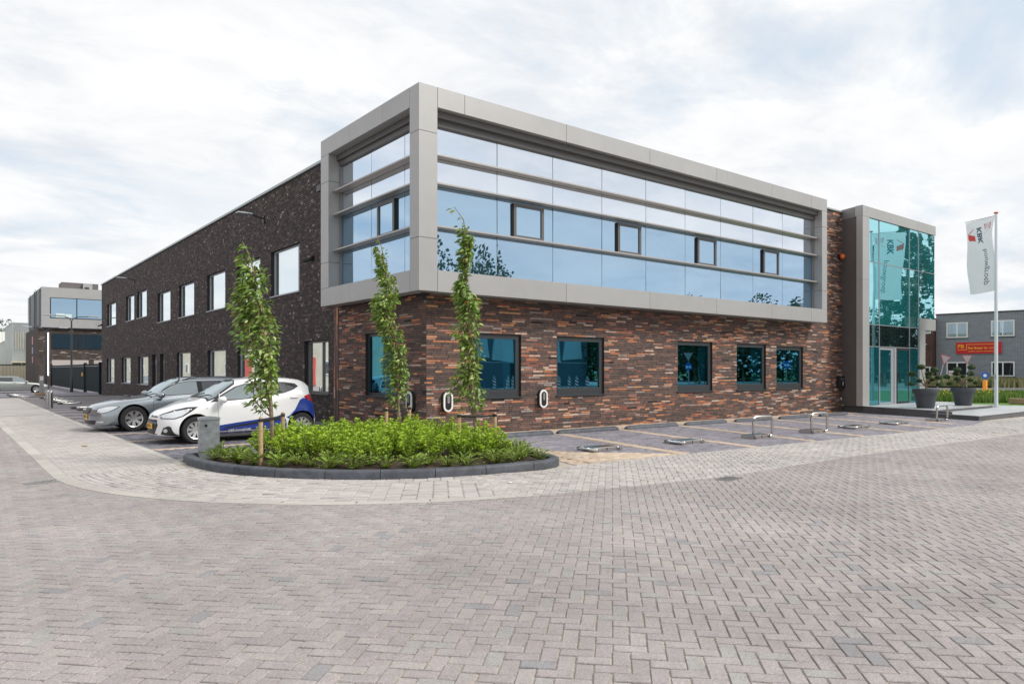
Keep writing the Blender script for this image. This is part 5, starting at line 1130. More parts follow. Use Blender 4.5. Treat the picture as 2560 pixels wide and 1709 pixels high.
HATCH = dict(L=3.6, W=.83, wheels=[(.76, .295), (3.11, .295)], ra=.345, spokes=9, rim=mat('hub_cap', (.62, .63, .64), .3, metal=.7), paint=white_p, mirrorm=white_p, group='parked cars',
    zt=([0, .1, .25, .6, .95, 1.25, 1.62, 1.9, 2.3, 2.8, 3.15, 3.38, 3.5, 3.6], [.64, .71, .77, .88, .97, 1.14, 1.345, 1.405, 1.435, 1.42, 1.375, 1.25, 1.02, .80]),
    zb=([0, .3, .6, 1.0, 1.6, 2.2, 2.8, 3.1, 3.4, 3.6], [.60, .70, .79, .87, .90, .94, 1.03, 1.09, .98, .76]),
    wr=([0, .9, 1.2, 1.6, 2.2, 2.9, 3.2, 3.45, 3.6], [.80, .84, .76, .71, .72, .70, .68, .74, .80]),
    w=([0, .2, .6, 1.0, 2.4, 3.1, 3.4, 3.6], [.90, .955, .99, .985, 1.0, 1.0, .96, .88]),
    zs=([0, .3, .9, 2.8, 3.3, 3.6], [.17, .15, .17, .18, .20, .28]),
    nose=([.1, .25, .42, .55, .66, .8], [.03, .0, .0, .02, .07, .16]), tail=([.2, .4, .7, .95, 1.2], [.06, .0, .03, .06, .0]), xf=.95, xr=.6, bf=.40, br=.22,
    mirror=(1.30, .94), handles=[(2.0, .86), (2.92, .95)], wipers=[((.98, .55), (1.12, -.05)), ((.98, -.02), (1.12, -.62))],
    lines=[('shut_line', (1.20, .88), (1.22, .30), M['trimblk']), ('shut_line', (2.12, .92), (2.13, .28), M['trimblk']), ('shut_line', (2.13, .28), (1.22, .28), M['trimblk'])],
    side=[('window_trim', [(1.05, .885), (1.25, 1.01), (1.62, 1.22), (1.85, 1.285), (2.25, 1.325), (2.75, 1.31), (3.0, 1.275), (3.06, 1.21), (2.93, 1.135), (2.7, 1.055), (2.3, .985), (1.7, .925)], M['trimblk'], .002),
          ('front_window', [(1.30, .935), (1.33, 1.02), (1.66, 1.205), (1.87, 1.265), (2.10, 1.285), (2.12, .985), (1.7, .945)], g_car, .005),
          ('rear_window', [(2.19, .995), (2.17, 1.29), (2.5, 1.30), (2.72, 1.285), (2.76, 1.10), (2.5, 1.035)], g_dark, .005),
          ('quarter_glass', [(2.80, 1.115), (2.77, 1.28), (2.93, 1.255), (2.99, 1.205), (2.90, 1.15)], g_dark, .005),
          ('headlight', [(.06, .60), (.12, .55), (.34, .545), (.50, .60), (.66, .70), (.80, .80), (.60, .79), (.36, .73), (.18, .66)], M['trimblk'], .005),
          ('headlight_lens', [(.09, .60), (.14, .565), (.33, .56), (.48, .61), (.62, .71), (.58, .745), (.36, .70), (.20, .645)], M['lens'], .010),
          ('tail_light', [(3.14, .975), (3.26, 1.01), (3.42, 1.0), (3.50, .92), (3.54, .80), (3.42, .81), (3.30, .87), (3.18, .94)], M['red_lens'], .008),
          ('blue_wrap', [(1.215, .19), (1.215, .375), (1.6, .425), (2.1, .48), (2.5, .525), (2.66, .52), (2.70, .47), (2.735, .40), (2.75, .19)], blue_p, .003),
          ('blue_wrap', [(2.73, .50), (2.80, .53), (2.93, .66), (3.05, .89), (3.12, .935), (3.26, .93), (3.36, .86), (3.50, .80), (3.55, .6), (3.56, .30), (3.50, .24), (3.455, .24), (3.455, .31), (3.44, .42), (3.37, .53), (3.27, .61), (3.11, .645), (2.95, .61), (2.85, .54), (2.79, .46)], blue_p, .003),
          ('side_moulding', [(1.32, .295), (1.36, .33), (2.0, .42), (2.55, .475), (2.69, .455), (2.2, .395)], M['trimblk'], .006),
          ('side_repeater', circ(.98, .76, .018), M['chrome'], .003), ('sill', [(1.13, .15), (1.13, .185), (2.74, .19), (2.74, .155)], M['trimblk'], .003)],
    other=[('windscreen_trim', [(.99, -.74), (1.62, -.575), (1.70, -.3), (1.72, 0), (1.70, .3), (1.62, .575), (.99, .74), (.95, .3), (.95, -.3)], 'top', M['trimblk'], .002),
           ('windscreen', [(1.03, -.70), (1.60, -.545), (1.66, -.3), (1.675, 0), (1.66, .3), (1.60, .545), (1.03, .70), (.99, .3), (.99, -.3)], 'top', g_car, .006),
           ('rear_screen', [(-.62, 1.04), (.62, 1.04), (.56, 1.26), (-.56, 1.26)], 'rear', g_dark, .005),
           ('lower_grille', [(-.40, .525), (.40, .525), (.44, .41), (.34, .225), (-.34, .225), (-.44, .41)], 'front', M['trimblk'], .004),
           ('grille_bar', [(-.41, .48), (.41, .48), (.43, .44), (-.43, .44)], 'front', mat('grille_grey', (.12, .16, .2), .4), .009),
           ('upper_grille', [(-.38, .60), (.38, .60), (.40, .575), (-.40, .575)], 'front', M['trimblk'], .004),
           ('number_plate', rect(-.26, .26, .33, .44), 'front', M['plate'], .018), ('badge', [(.085*math.cos(a), .59+.042*math.sin(a)) for a in np.linspace(0, 6.28, 13)[:-1]], 'front', M['chrome'], .012),
           ('fog_light_surround', [(-.75, .19), (-.53, .22), (-.59, .36), (-.68, .40), (-.72, .38)], 'front', M['trimblk'], .010), ('fog_light_surround', [(.75, .19), (.53, .22), (.59, .36), (.68, .40), (.72, .38)], 'front', M['trimblk'], .010),
           ('fog_light', circ(-.635, .30, .04), 'front', M['lens'], .022), ('fog_light', circ(.635, .30, .04), 'front', M['lens'], .022),
           ('chin_spoiler', [(-.70, .10), (.70, .10), (.74, .175), (-.74, .175)], 'front', M['trimblk'], .004)])
car1, body1, bvh1 = make_car('parked_hatchback', 'white hatchback with blue lower flanks and rear and black front grille', (3.42, 17.08, 0), 0, HATCH)
def plate_text(t, bvh, s, x_sz, z, size):
    h = bvh.ray_cast(Vector((-3, 0, z)), Vector((1, 0, 0))); me = text_mesh(s, size, M['trimblk'], 'CENTER', .001, .001, 'plate_lettering')
    o = put('plate_lettering', me, t, (h[0].x-.019, 0, z)); o.rotation_euler = (R(90), 0, R(-90))
plate_text(car1, bvh1, '10-SXD-1', 0, .385, .10)
me = text_mesh('KBK bouwgroep', .082, M['white'], 'LEFT', .001, .0012, 'door_lettering'); vv = []
for v in me.vertices:
    h = bvh1.ray_cast(Vector((1.43+v.co.x*.88, -3, .245+v.co.y+v.co.x*.06)), Vector((0, 1, 0))); vv += list(h[0]+h[1]*(.009+v.co.z)) if h[0] else [1.4, -.83, .2]
me.vertices.foreach_set('co', vv); me.update(); put('door_lettering', me, car1)
ESTATE = dict(L=4.84, W=.91, wheels=[(.97, .325), (3.74, .325)], ra=.375, spokes=7, rim=M['rimalu'], paint=silver_p, mirrorm=silver_p, group='parked cars', rails=(2.2, 4.3, .60),
    zt=([0, .1, .3, .7, 1.2, 1.42, 1.8, 2.15, 2.6, 3.4, 4.1, 4.5, 4.68, 4.84], [.60, .68, .735, .805, .86, .91, 1.19, 1.365, 1.42, 1.425, 1.385, 1.30, 1.0, .80]),
    zb=([0, .4, .9, 1.4, 2.2, 3.2, 4.2, 4.6, 4.84], [.56, .67, .76, .835, .88, .91, .95, .94, .76]),
    wr=([0, 1.2, 1.5, 2.1, 3.0, 4.2, 4.6, 4.84], [.80, .84, .77, .70, .71, .69, .70, .80]),
    w=([0, .2, .6, 1.0, 2.4, 4.0, 4.5, 4.84], [.88, .945, .985, .99, 1.0, 1.0, .96, .88]),
    zs=([0, .3, .9, 3.8, 4.4, 4.84], [.16, .15, .17, .18, .22, .30]),
    nose=([.1, .25, .40, .55, .68], [.04, .0, .0, .03, .07]), tail=([.2, .4, .7, .95, 1.2], [.06, .0, .03, .06, .0]), xf=1.0, xr=.7, bf=.42, br=.25,
    mirror=(1.62, .93), handles=[(2.42, .84), (3.45, .87)], wipers=[((1.36, .6), (1.55, -.05)), ((1.36, -.02), (1.55, -.68))],
    lines=[('shut_line', (1.42, .83), (1.44, .28), M['trimblk']), ('shut_line', (2.58, .88), (2.60, .28), M['trimblk']), ('shut_line', (3.55, .9), (3.35, .40), M['trimblk'])],
    side=[('window_chrome', [(1.42, .875), (1.60, 1.01), (1.82, 1.15), (2.05, 1.255), (2.35, 1.305), (3.4, 1.31), (4.05, 1.28), (4.28, 1.23), (4.42, 1.0), (4.2, .985), (3.2, .945), (2.2, .91)], M['chrome'], .002),
          ('window_trim', [(1.45, .888), (1.61, 1.0), (1.83, 1.138), (2.06, 1.241), (2.35, 1.29), (3.4, 1.296), (4.04, 1.266), (4.26, 1.215), (4.39, 1.012), (4.2, .998), (3.2, .958), (2.2, .923)], M['trimblk'], .004),
          ('front_window', [(1.66, .915), (1.68, 1.02), (1.88, 1.145), (2.08, 1.225), (2.35, 1.27), (2.54, 1.272), (2.55, .945), (2.2, .935)], g_car, .007),
          ('rear_window', [(2.68, .95), (2.67, 1.275), (3.45, 1.278), (3.58, 1.27), (3.68, .985), (3.2, .968)], g_dark, .007),
          ('quarter_glass', [(3.76, .995), (3.68, 1.265), (4.02, 1.25), (4.20, 1.20), (4.33, 1.02)], g_dark, .007),
          ('headlight', [(.14, .50), (.19, .61), (.36, .655), (.58, .67), (.65, .65), (.52, .57), (.36, .505), (.22, .475)], M['trimblk'], .004),
          ('headlight_lens', [(.16, .505), (.205, .60), (.36, .645), (.57, .66), (.62, .648), (.50, .577), (.36, .517), (.24, .49)], M['lens'], .009),
          ('tail_light', [(4.35, .90), (4.65, .90), (4.72, .75), (4.5, .72)], M['red_lens'], .005),
          ('side_moulding', [(1.46, .42), (1.46, .45), (3.3, .47), (3.3, .44)], silver_p, .010), ('sill', [(1.38, .15), (1.38, .185), (3.36, .19), (3.36, .155)], M['trimblk'], .003)],
    other=[('windscreen_trim', [(1.38, -.78), (2.12, -.62), (2.22, -.3), (2.24, 0), (2.22, .3), (2.12, .62), (1.38, .78), (1.32, .3), (1.32, -.3)], 'top', M['trimblk'], .002),
           ('windscreen', [(1.43, -.73), (2.09, -.585), (2.18, -.3), (2.20, 0), (2.18, .3), (2.09, .585), (1.43, .73), (1.37, .3), (1.37, -.3)], 'top', g_car, .006),
           ('rear_screen', [(-.66, 1.0), (.66, 1.0), (.60, 1.25), (-.60, 1.25)], 'rear', g_dark, .005),
           ('grille_surround', [(-.38, .625), (.38, .625), (.36, .50), (.20, .43), (-.20, .43), (-.36, .50)], 'front', M['chrome'], .004),
           ('grille', [(-.355, .612), (.355, .612), (.34, .505), (.19, .443), (-.19, .443), (-.34, .505)], 'front', M['trimblk'], .010),
           ('lower_grille', [(-.62, .30), (.62, .30), (.58, .20), (-.58, .20)], 'front', M['trimblk'], .004),
           ('fog_light', rect(-.78, -.64, .25, .285), 'front', M['lens'], .006), ('fog_light', rect(.64, .78, .25, .285), 'front', M['lens'], .006),
           ('number_plate', rect(-.26, .26, .325, .435), 'front', M['plate'], .014), ('chin_spoiler', [(-.75, .10), (.75, .10), (.79, .17), (-.79, .17)], 'front', M['trimblk'], .004)])
car2, body2, bvh2 = make_car('parked_estate', 'silver blue estate car with dark roof rails beside the white hatchback', (2.78, 21.42, 0), 0, ESTATE)
plate_text(car2, bvh2, '28-KRT-5', 0, .38, .10)
E3 = dict(ESTATE); E3['paint'] = silver2; E3['mirrorm'] = silver2
car3, body3, bvh3 = make_car('parked_estate', 'distant greenish silver estate car parked before the dark gate', (6.55, 71.0, -.32), R(180), E3)

# ------------------------------------------------------------------ left background
for nm, lab, x, y, h_ in (('street_lamp', 'double armed dark street lamp in front of the neighbouring office', 8.05, 70.0, 6.1), ('street_lamp', 'more distant double armed street lamp left of the nearer one', 7.9, 89.0, 6.0)):
    t = thing(nm, lab, 'street lamp', (x, y, -.3), group='double armed street lamps')
    part('pole', MB().tube([(x, y, -.3), (x, y, 1.0), (x, y, h_-.4)], [.13, .09, .06], 10), M['frame'], t, 40)
    for s in (-1, 1):
        part('arm', MB().tube([(x, y, h_-.45), (x+s*.15, y, h_-.2), (x+s*.5, y, h_-.05), (x+s*1.3, y, h_)], .035, 7), M['frame'], t, 40)
        part('lamp_head', MB().cbox(x+s*1.2 if s > 0 else x-2.0, x+2.0 if s > 0 else x-1.2, y-.13, y+.13, h_-.03, h_+.08, .02), M['galv'], t)
# sliding gate / fence of upright boards
def fence(x0, y0, x1, y1, lab, h_=2.05, zb0=-.25, first=True, nm='metal_gate', posts=(0, 1)):
    L_ = math.hypot(x1-x0, y1-y0); U = Vector(((x1-x0)/L_, (y1-y0)/L_, 0)); Nn = Vector((-U.y, U.x, 0)); f = frame((x0, y0, 0), U, Nn)
    t = thing(nm, lab, 'gate' if nm == 'metal_gate' else 'fence', (x0, y0, zb0)); gm = mat('gate_petrol', (.010, .022, .028), .75, spec=.2)
    part('top_rail', MB().box(0, L_, -.04, .04, h_-.12, h_, f), gm, t); part('bottom_rail', MB().box(0, L_, -.04, .04, zb0+.1, zb0+.22, f), gm, t)
    n_ = int(L_/.5)
    for i in range(n_):
        a = i*L_/n_; part('board', MB().box(a+.02, a+L_/n_-.02, -.02, .02, zb0+.22, h_-.12, f), gm, t)
    for q in posts: part('post', MB().box(q*L_-.1, q*L_+.1, -.1, .1, zb0-.1, h_+.12, f), gm, t)
    part('light_strip', MB().box(.1, L_-.1, -.05, -.041, h_-.19, h_-.15, f).box(.1, L_-.1, .041, .05, h_-.19, h_-.15, f), M['galv'], t)
    return t
fence(9.0, 62.0, 9.0, 69.5, 'short dark pedestrian gate next to the far end of the dark brick wall')
fence(9.0, 69.8, 9.1, 96.0, 'long dark sliding gate of upright boards before the neighbouring office')
for y in (70.0, 70.35): solo('warning_light', MB().box(8.82, 8.88, y-.1, y+.1, 1.05, 1.35), M['plate'], (8.85, y, 1.2), 'small amber reflector plate on the post of the dark gate', 'reflector', 'amber plates on the gate')
# neighbouring office
NB = thing('neighbour_office', 'distant office with a grey cladded upper box and slatted side above dark brick', 'building', (8.3, 98, -.3)); NY = 98.0
part('upper_box', MB().box(8.3, 30, NY, 114, 6.5, 11.15), M['clad'], NB)
part('lower_wall', MB().box(7.9, 9.3, NY+.35, 114, -.4, 6.4).box(9.3, 30, NY+.35, NY+.6, -.4, 6.4), mat('neighbour_brick', (.055, .042, .036), .85, var=.3, vscale=2), NB)
part('soffit', MB().box(8.4, 30, NY+.05, 114, 6.4, 6.5), M['frame'], NB)
random.seed(3)
for i in range(70):
    x = random.uniform(7.95, 14.2); z = random.uniform(-.1, 6.1)
    if 9.35 < x < 14.4 and 3.95 < z < 5.9 or z < 2.8 and 9.3 < x < 13.1: continue
    o = part('brick', MB().box(x, x+.42, NY+.32, NY+.352, z, z+.07), M['brick'], NB); o['tone'] = .96
for a, b in ((9.2, 11.78), (11.82, 14.6)):
    f = part('window', MB().box(a-.05, b+.05, NY-.03, NY-.003, 7.58, 9.98), M['black'], NB); part('pane', MB().box(a+.03, b-.03, NY-.05, NY-.031, 7.66, 9.9), M['g_far'], f)
part('window_blind', MB().box(9.7, 10.6, NY-.055, NY-.052, 7.68, 8.15).box(10.65, 11.3, NY-.055, NY-.052, 7.68, 8.1), mat('pale_screen', (.55, .66, .68), .5), NB)
for a, b in ((9.4, 11.75), (12.0, 12.45), (12.65, 14.5)):
    f = part('window', MB().box(a-.1, b+.1, NY+.30, NY+.345, 4.0, 5.82), M['black'], NB); part('pane', MB().box(a, b, NY+.28, NY+.299, 4.08, 5.75), M['g_far'], f)
for a, b in ((9.35, 13.05), (13.6, 18)): part('garage_door', MB().box(a, b, NY+.28, NY+.345, -.3, 2.72), mat('garage_cream', (.42, .38, .36), .6), NB)
part('light_tube', MB().box(8.92, 9.04, NY+.2, NY+.34, .9, 5.9), mat('lit_tube', (.9, .88, .95), .4, emit=(.9, .88, .95)), NB)
part('plant_room', MB().box(10.7, 14.6, NY+4, NY+7, 11.15, 12.25), M['darkclad'], NB)
part('roof_unit', MB().box(12.9, 13.9, NY+3.6, NY+3.99, 11.15, 12.2), M['clad'], NB); part('roof_unit_grille', MB().box(13.05, 13.55, NY+3.58, NY+3.6, 11.25, 11.75), M['frame'], NB)
for i in range(24): part('slat', MB().box(8.12, 8.29, NY+.6, 113.8, 6.75+i*.18, 6.82+i*.18), M['galv'], NB)
part('slat_backing', MB().box(8.285, 8.299, NY+.5, 113.9, 6.6, 11.1), M['frame'], NB)
for y in (NY+4, NY+6, NY+12): part('slat_post', MB().box(8.05, 8.11, y-.1, y+.1, 6.5, 11.1), M['frame'], NB)
part('corner_logo', MB().box(7.86, 7.899, 103, 104.2, 4.6, 5.6), mat('logo_pink', (.55, .25, .25), .6), NB); part('corner_logo', MB().box(7.86, 7.899, 103, 104.2, 3.5, 4.3), mat('logo_blue', (.3, .36, .5), .6), NB); part('corner_logo', MB().box(7.86, 7.899, 103, 104.2, 2.4, 3.2), MATS['logo_pink'], NB)
solo('flag_pole', MB().tube([(14.7, 97.0, -.3), (14.7, 97.0, 8.9)], [.07, .05], 8), M['clad'], (14.7, 97, -.3), 'bare white pole before the neighbouring office', 'pole', smooth=40)
# corrugated halls further back
def hall(name, lab, x0, x1, y0, y1, z1, m, ribs, band_m=None):
    t = thing(name, lab, 'building', (x0, y0, -.4)); part('wall', MB().box(x0, x1, y0, y1, -.4, z1), m, t); part('roof_edge', MB().box(x0-.05, x1+.05, y0-.05, y1+.05, z1, z1+.15), M['frame'] if band_m is None else band_m, t)
    mb = MB()
    for i in range(int((x1-x0)/ribs)): mb.box(x0+i*ribs, x0+i*ribs+ribs*.45, y0-.06, y0, .1, z1-.02)
    for i in range(int((y1-y0)/ribs/2)): mb.box(x1, x1+.06, y0+i*ribs*2, y0+i*ribs*2+ribs*.9, .1, z1-.02)
    part('ribbing', mb, m, t); return t
cg = mat('corrugated_grey', (.36, .39, .40), .5, metal=.2, var=.12, vscale=.6)
h1 = hall('metal_hall', 'grey corrugated metal hall with tall narrow windows left of the neighbouring office', 7.25, 10, 128, 146, 8.4, cg, .3, cg)
for i in range(4): f = part('window', MB().box(7.6+i*.3, 7.72+i*.3, 127.88, 127.93, 4.6, 7.2), mat('window_cream', (.5, .47, .38), .5), h1)
part('canopy', MB().box(7.0, 9.0, 126.5, 128, 2.6, 2.8), mat('canopy_cream', (.55, .48, .34), .6), h1); part('stair_brace', MB().tube([(8.2, 126.6, 2.6), (9.4, 126.6, 0)], .05, 6), M['galv'], h1)
h2 = hall('metal_hall', 'low ribbed grey metal hall at the far left', 7.4, 9, 150, 165, 6.4, cg, .4, cg)
h3 = hall('white_hall', 'white hall with a dark roof edge at the left picture edge', -4, 9.6, 168, 188, 8.9, M['white'], 1.2)
h4 = hall('brown_hall', 'low timber coloured shed wall beneath the grey hall at the far left', 5.6, 9.8, 124, 127, 2.2, mat('timber_wall', (.28, .25, .2), .8), .4)
# a leafy crown factory
CLM = {}
def crown_mesh(seed, R_=1.0, n_=4200, ls=.075, sq=1.0, m=None, col=False):
    random.seed(seed); mb = MB(); lobes = [(Vector((random.gauss(0, .42), random.gauss(0, .42), random.gauss(0, .42)*sq))*R_, random.uniform(.35, .6)*R_) for _ in range(14)]
    if col: lobes = [(Vector((random.gauss(0, .16), random.gauss(0, .16), -1.6+3.2*i/17+random.uniform(-.1, .1)))*R_, random.uniform(.22, .36)*R_*(1-.6*max(0, (i-10)/7))) for i in range(18)]
    for _ in range(n_):
        c_, r_ = random.choice(lobes); a = random.uniform(0, 6.28); u = random.uniform(-1, 1); q = (1-u*u)**.5; d = Vector((q*math.cos(a), q*math.sin(a), u)); p = c_+d*r_*random.uniform(.6, 1.05)
        l_ = ls*random.uniform(.6, 1.4); m_ = Matrix.Translation(p) @ orient(d+Vector((random.gauss(0, .5), random.gauss(0, .5), random.gauss(0, .5))), random.uniform(-3, 3))
        mb.add([m_ @ Vector(v) for v in ((0, 0, 0), (l_*.5, l_*.4, 0), (l_, 0, 0), (l_*.5, -l_*.4, .02))], [(0, 1, 2, 3)], min(.95, .001+random.random()*.6+.35*max(0, d.z)*random.random()))
    return mb.mesh('crown', m or M['treeleaf'])
round_crowns = [crown_mesh(300+i) for i in range(3)]; col_crowns = [crown_mesh(320+i, col=True, n_=4200, ls=.085) for i in range(2)]
def big_tree(x, y, z0, h_, w_, lab, kind='round', group=None, name='broadleaf_tree'):
    t = thing(name, lab, 'tree', (x, y, z0), random.uniform(0, 6), group)
    part('trunk', MB().tube([(0, 0, 0), (.03*h_, 0, h_*.35), (0, 0, h_*.75)], [h_*.025, h_*.018, h_*.006], 8), M['bark'], t, 60, world=False)
    o = put('crown', random.choice(round_crowns if kind == 'round' else col_crowns), t, (0, 0, h_*.62 if kind == 'round' else h_*.54))
    if kind == 'round': o.scale = (w_/1.9, w_/1.9, h_*.4)
    else: o.scale = (w_/1.2, w_/1.2, h_*.26)
    return t
random.seed(9)
big_tree(6.2, 195, -.4, 11.5, 11, 'round green tree rising behind the halls at the far left', name='distant_tree')
big_tree(1.5, 200, -.4, 10, 12, 'lower green tree at the left picture edge behind the white hall', name='distant_tree')

# ------------------------------------------------------------------ right background
FO = Vector((85.2, 28.3, 0)); FD = Vector((-.118, .993, 0)).normalized(); FN = Vector((-.993, -.118, 0)); ff = frame(FO, FD, FN)
G = thing('brick_office', 'two storey grey brick office with white framed windows and a red sign', 'building', FO)
grey_b = mat('grey_brick', (.17, .185, .215), .85)
nt_ = grey_b.node_tree; bt = nt_.nodes.new('ShaderNodeTexBrick'); tcn = nt_.nodes.new('ShaderNodeNewGeometry'); sp = nt_.nodes.new('ShaderNodeSeparateXYZ'); cb = nt_.nodes.new('ShaderNodeCombineXYZ')
nt_.links.new(tcn.outputs['Position'], sp.inputs[0]); nt_.links.new(sp.outputs[1], cb.inputs[0]); nt_.links.new(sp.outputs[2], cb.inputs[1]); nt_.links.new(cb.outputs[0], bt.inputs[0])
bt.inputs['Scale'].default_value = 1.0; bt.inputs['Color1'].default_value = (.25, .275, .315, 1); bt.inputs['Color2'].default_value = (.31, .335, .375, 1); bt.inputs['Mortar'].default_value = (.15, .16, .18, 1); bt.inputs['Mortar Size'].default_value = .02
bt.inputs['Brick Width'].default_value = .44; bt.inputs['Row Height'].default_value = .13; nt_.links.new(bt.outputs[0], nt_.nodes['Principled BSDF'].inputs['Base Color'])
part('wall', MB().box(-26, 4.15, -12, 0, -.5, 7.55, ff), grey_b, G); part('roof', MB().box(-26.1, 4.2, -12.1, .08, 7.55, 7.67, ff), M['frame'], G)
part('wall_base', MB().box(-26, 4.15, 0, .04, -.5, .35, ff), mat('plinth_dark', (.09, .09, .10), .8), G)
def gwin(a, b, z0, z1, upper):
    e = .12; mb = MB(); mb.box(a, b, .0, .06, z1-e, z1, ff); mb.box(a, b, 0, .06, z0, z0+e, ff); mb.box(a, a+e, 0, .06, z0+e, z1-e, ff); mb.box(b-e, b, 0, .06, z0+e, z1-e, ff); mb.box((a+b)/2-.06, (a+b)/2+.06, 0, .06, z0+e, z1-e, ff)
    f = part('window', mb, M['white'], G)
    for p, q in ((a+e, (a+b)/2-.06), ((a+b)/2+.06, b-e)): part('pane', MB().box(p, q, .005, .03, z0+e, z1-e, ff), M['g_black'] if not upper else M['g_far'], f)
    if upper:
        mb = MB(); u = a+e+.03
        while u < b-e: mb.box(u, u+.07, .031, .035, z0+e+.02, z1-e, ff) if abs(u-(a+b)/2) > .12 else None; u += .11
        part('blind', mb, mat('blind_pale', (.36, .42, .43), .6), f)
    part('sill', MB().box(a-.05, b+.05, 0, .09, z0-.08, z0-.002, ff), M['frame'], f)
for a, b, z0, z1, u in ((1.15, 3.16, 5.0, 6.65, True), (-2.97, -.93, 5.03, 6.7, True), (1.13, 3.14, .88, 2.41, False), (-2.98, -.96, .89, 2.43, False), (-7.1, -5.1, 5.0, 6.65, True), (-7.1, -5.1, .88, 2.4, False)): gwin(a, b, z0, z1, u)
part('window_notice', MB().box(2.25, 2.95, .045, .05, 1.0, 1.5, ff), M['white'], G); part('window_notice', MB().box(2.3, 2.9, .051, .054, 1.15, 1.25, ff), mat('notice_orange', (.6, .2, .05), .6), G)
S = thing('shop_sign', 'long red sign with yellow lettering on the grey brick office', 'sign', ff @ Vector((.18, .1, 3.9))); red = mat('sign_red', (.55, .008, .02), .4); yel = mat('sign_yellow', (.85, .42, .02), .5)
part('board', MB().box(-1.87, 2.23, .02, .14, 3.29, 4.5, ff), red, S); part('border', MB().box(-1.9, 2.26, .015, .10, 3.26, 4.53, ff), M['clad'], S)
mb = MB(); mb.box(1.28, 2.05, .141, .15, 3.67, 3.73, ff); mb.box(1.22, 1.28, .141, .15, 3.67, 4.29, ff); mb.box(-1.4, 1.22, .141, .15, 4.23, 4.29, ff); part('sign_line', mb, yel, S)
mb = MB()
for i, (a, b) in enumerate(((1.1, .45), (.36, -.2), (-.28, -1.5))): mb.box(b, a, .141, .149, 3.50, 3.55, ff)
mb.box(-1.4, -.75, .141, .149, 3.9, 3.94, ff); mb.box(-1.4, -.75, .141, .149, 3.78, 3.82, ff); part('sign_line', mb, yel, S)
rotz = math.atan2(-FD.y, -FD.x)
def wtext(s, size, u, z, bold, parent):
    me = text_mesh(s, size, yel, 'LEFT', .004, bold); o = put('lettering', me, parent, (ff @ Vector((u, .148, z)))-wloc(parent)); o.rotation_euler = (R(90), 0, rotz); return o
wtext('PB', .56, 2.08, 4.05, .012, S); o = wtext('Piet Butter bv', .34, 1.12, 3.87, .010, S); o.scale = (.92, 1, 1)
BBk = thing('brown_brick_building', 'dark brown brick building behind the entrance tower', 'building', ff @ Vector((4.4, 1, 0)))
part('wall', MB().box(4.2, 16, -8, 1.2, -.5, 7.0, ff), mat('brown_brick_far', (.085, .045, .038), .85, var=.3, vscale=3), BBk)
part('roof_edge', MB().box(4.15, 16.1, -8.1, 1.3, 7.0, 7.2, ff), M['frame'], BBk)
for z in (5.5,): f = part('window', MB().box(4.35, 5.2, 1.2, 1.26, z, z+.9, ff), M['white'], BBk); part('pane', MB().box(4.45, 5.1, 1.262, 1.28, z+.12, z+.8, ff), M['g_black'], f)
f = part('window', MB().box(4.35, 5.5, 1.2, 1.26, .7, 1.9, ff), M['white'], BBk); part('pane', MB().box(4.5, 5.4, 1.262, 1.28, .8, 1.8, ff), M['g_black'], f)
solo('wall_bracket_lamp', MB().tube([ff @ Vector((4.9, 1.2, 4.1)), ff @ Vector((4.9, 1.8, 4.3))], .05, 6).box(4.6, 5.2, 1.6, 2.0, 4.25, 4.4, ff), M['galv'], ff @ Vector((4.9, 1.2, 4.1)), 'small grey lamp on the dark brown brick building', 'lamp')
# ground cover beyond the terrace
sheet('lawn', np.linspace(33.4, 60, 20), np.linspace(-2, 40, 20), .02, M['lawn'], cond=lambda x, y: True)
def strip(name, lat0, lat1, d0, d1, m, dz=.0):
    P = [(fw[0]*d+rt[0]*d*l_, fw[1]*d+rt[1]*d*l_) for l_, d in ((lat0, d0), (lat1, d0), (lat1, d1), (lat0, d1))]
    mb = MB(); mb.add([(x, y, -.13+dz) for x, y in P], [(0, 1, 2, 3)], .3); return struct(name, mb, m)
strip('cycle_path', .50, 1.1, 50, 55, mat('path_pink', (.42, .37, .34), .85, var=.1), .06)
strip('far_road', .50, 1.1, 58, 66, mat('asphalt', (.10, .10, .105), .85, var=.1), .05)
def grass_patch(name, lab, pts_fn, n_, h0, h1, m, cat, seed, flowers=0):
    random.seed(seed); mb = MB()
    for _ in range(n_):
        x, y = pts_fn(); z = zg(x, y)+.0; h_ = random.uniform(h0, h1); a = random.uniform(0, 6.28); w_ = h_*.09; ln = random.uniform(-.3, .3)*h_
        dx, dy = math.cos(a)*w_, math.sin(a)*w_; tx_, ty_ = x+ln*math.cos(a+1), y+ln*math.sin(a+1)
        mb.add([(x-dx, y-dy, z), (x+dx, y+dy, z), ((x+tx_)/2+dx*.8, (y+ty_)/2+dy*.8, z+h_*.6), (tx_, ty_, z+h_)], [(0, 1, 2, 3)], .001+random.random()*.98)
    o = struct(name, mb, m, kind=None); o['kind'] = 'stuff'; tag(o, lab, cat)
    if flowers:
        mb = MB()
        for _ in range(flowers):
            x, y = pts_fn(True); h_ = random.uniform(h1*.75, h1*1.15); r_ = .035; mb.blob((x, y, zg(x, y)+h_), r_, .7, 6, .1)
        o = struct('yellow_flowers', mb, M['flower'], kind=None); o['kind'] = 'stuff'; tag(o, 'small yellow blossoms scattered over the green verge', 'flowers')
def region(l0, l1, d0, d1, cl=None):
    def f(fl=False):
        while True:
            l_ = random.uniform(l0, l1); d = random.uniform(d0, d1)
            if fl: l_ = random.choice([random.gauss(.60, .012), random.gauss(.665, .012), random.uniform(l0, l1)])
            x, y = fw[0]*d+rt[0]*d*l_, fw[1]*d+rt[1]*d*l_
            if x > 36.6 or y < 8: return x, y
    return f
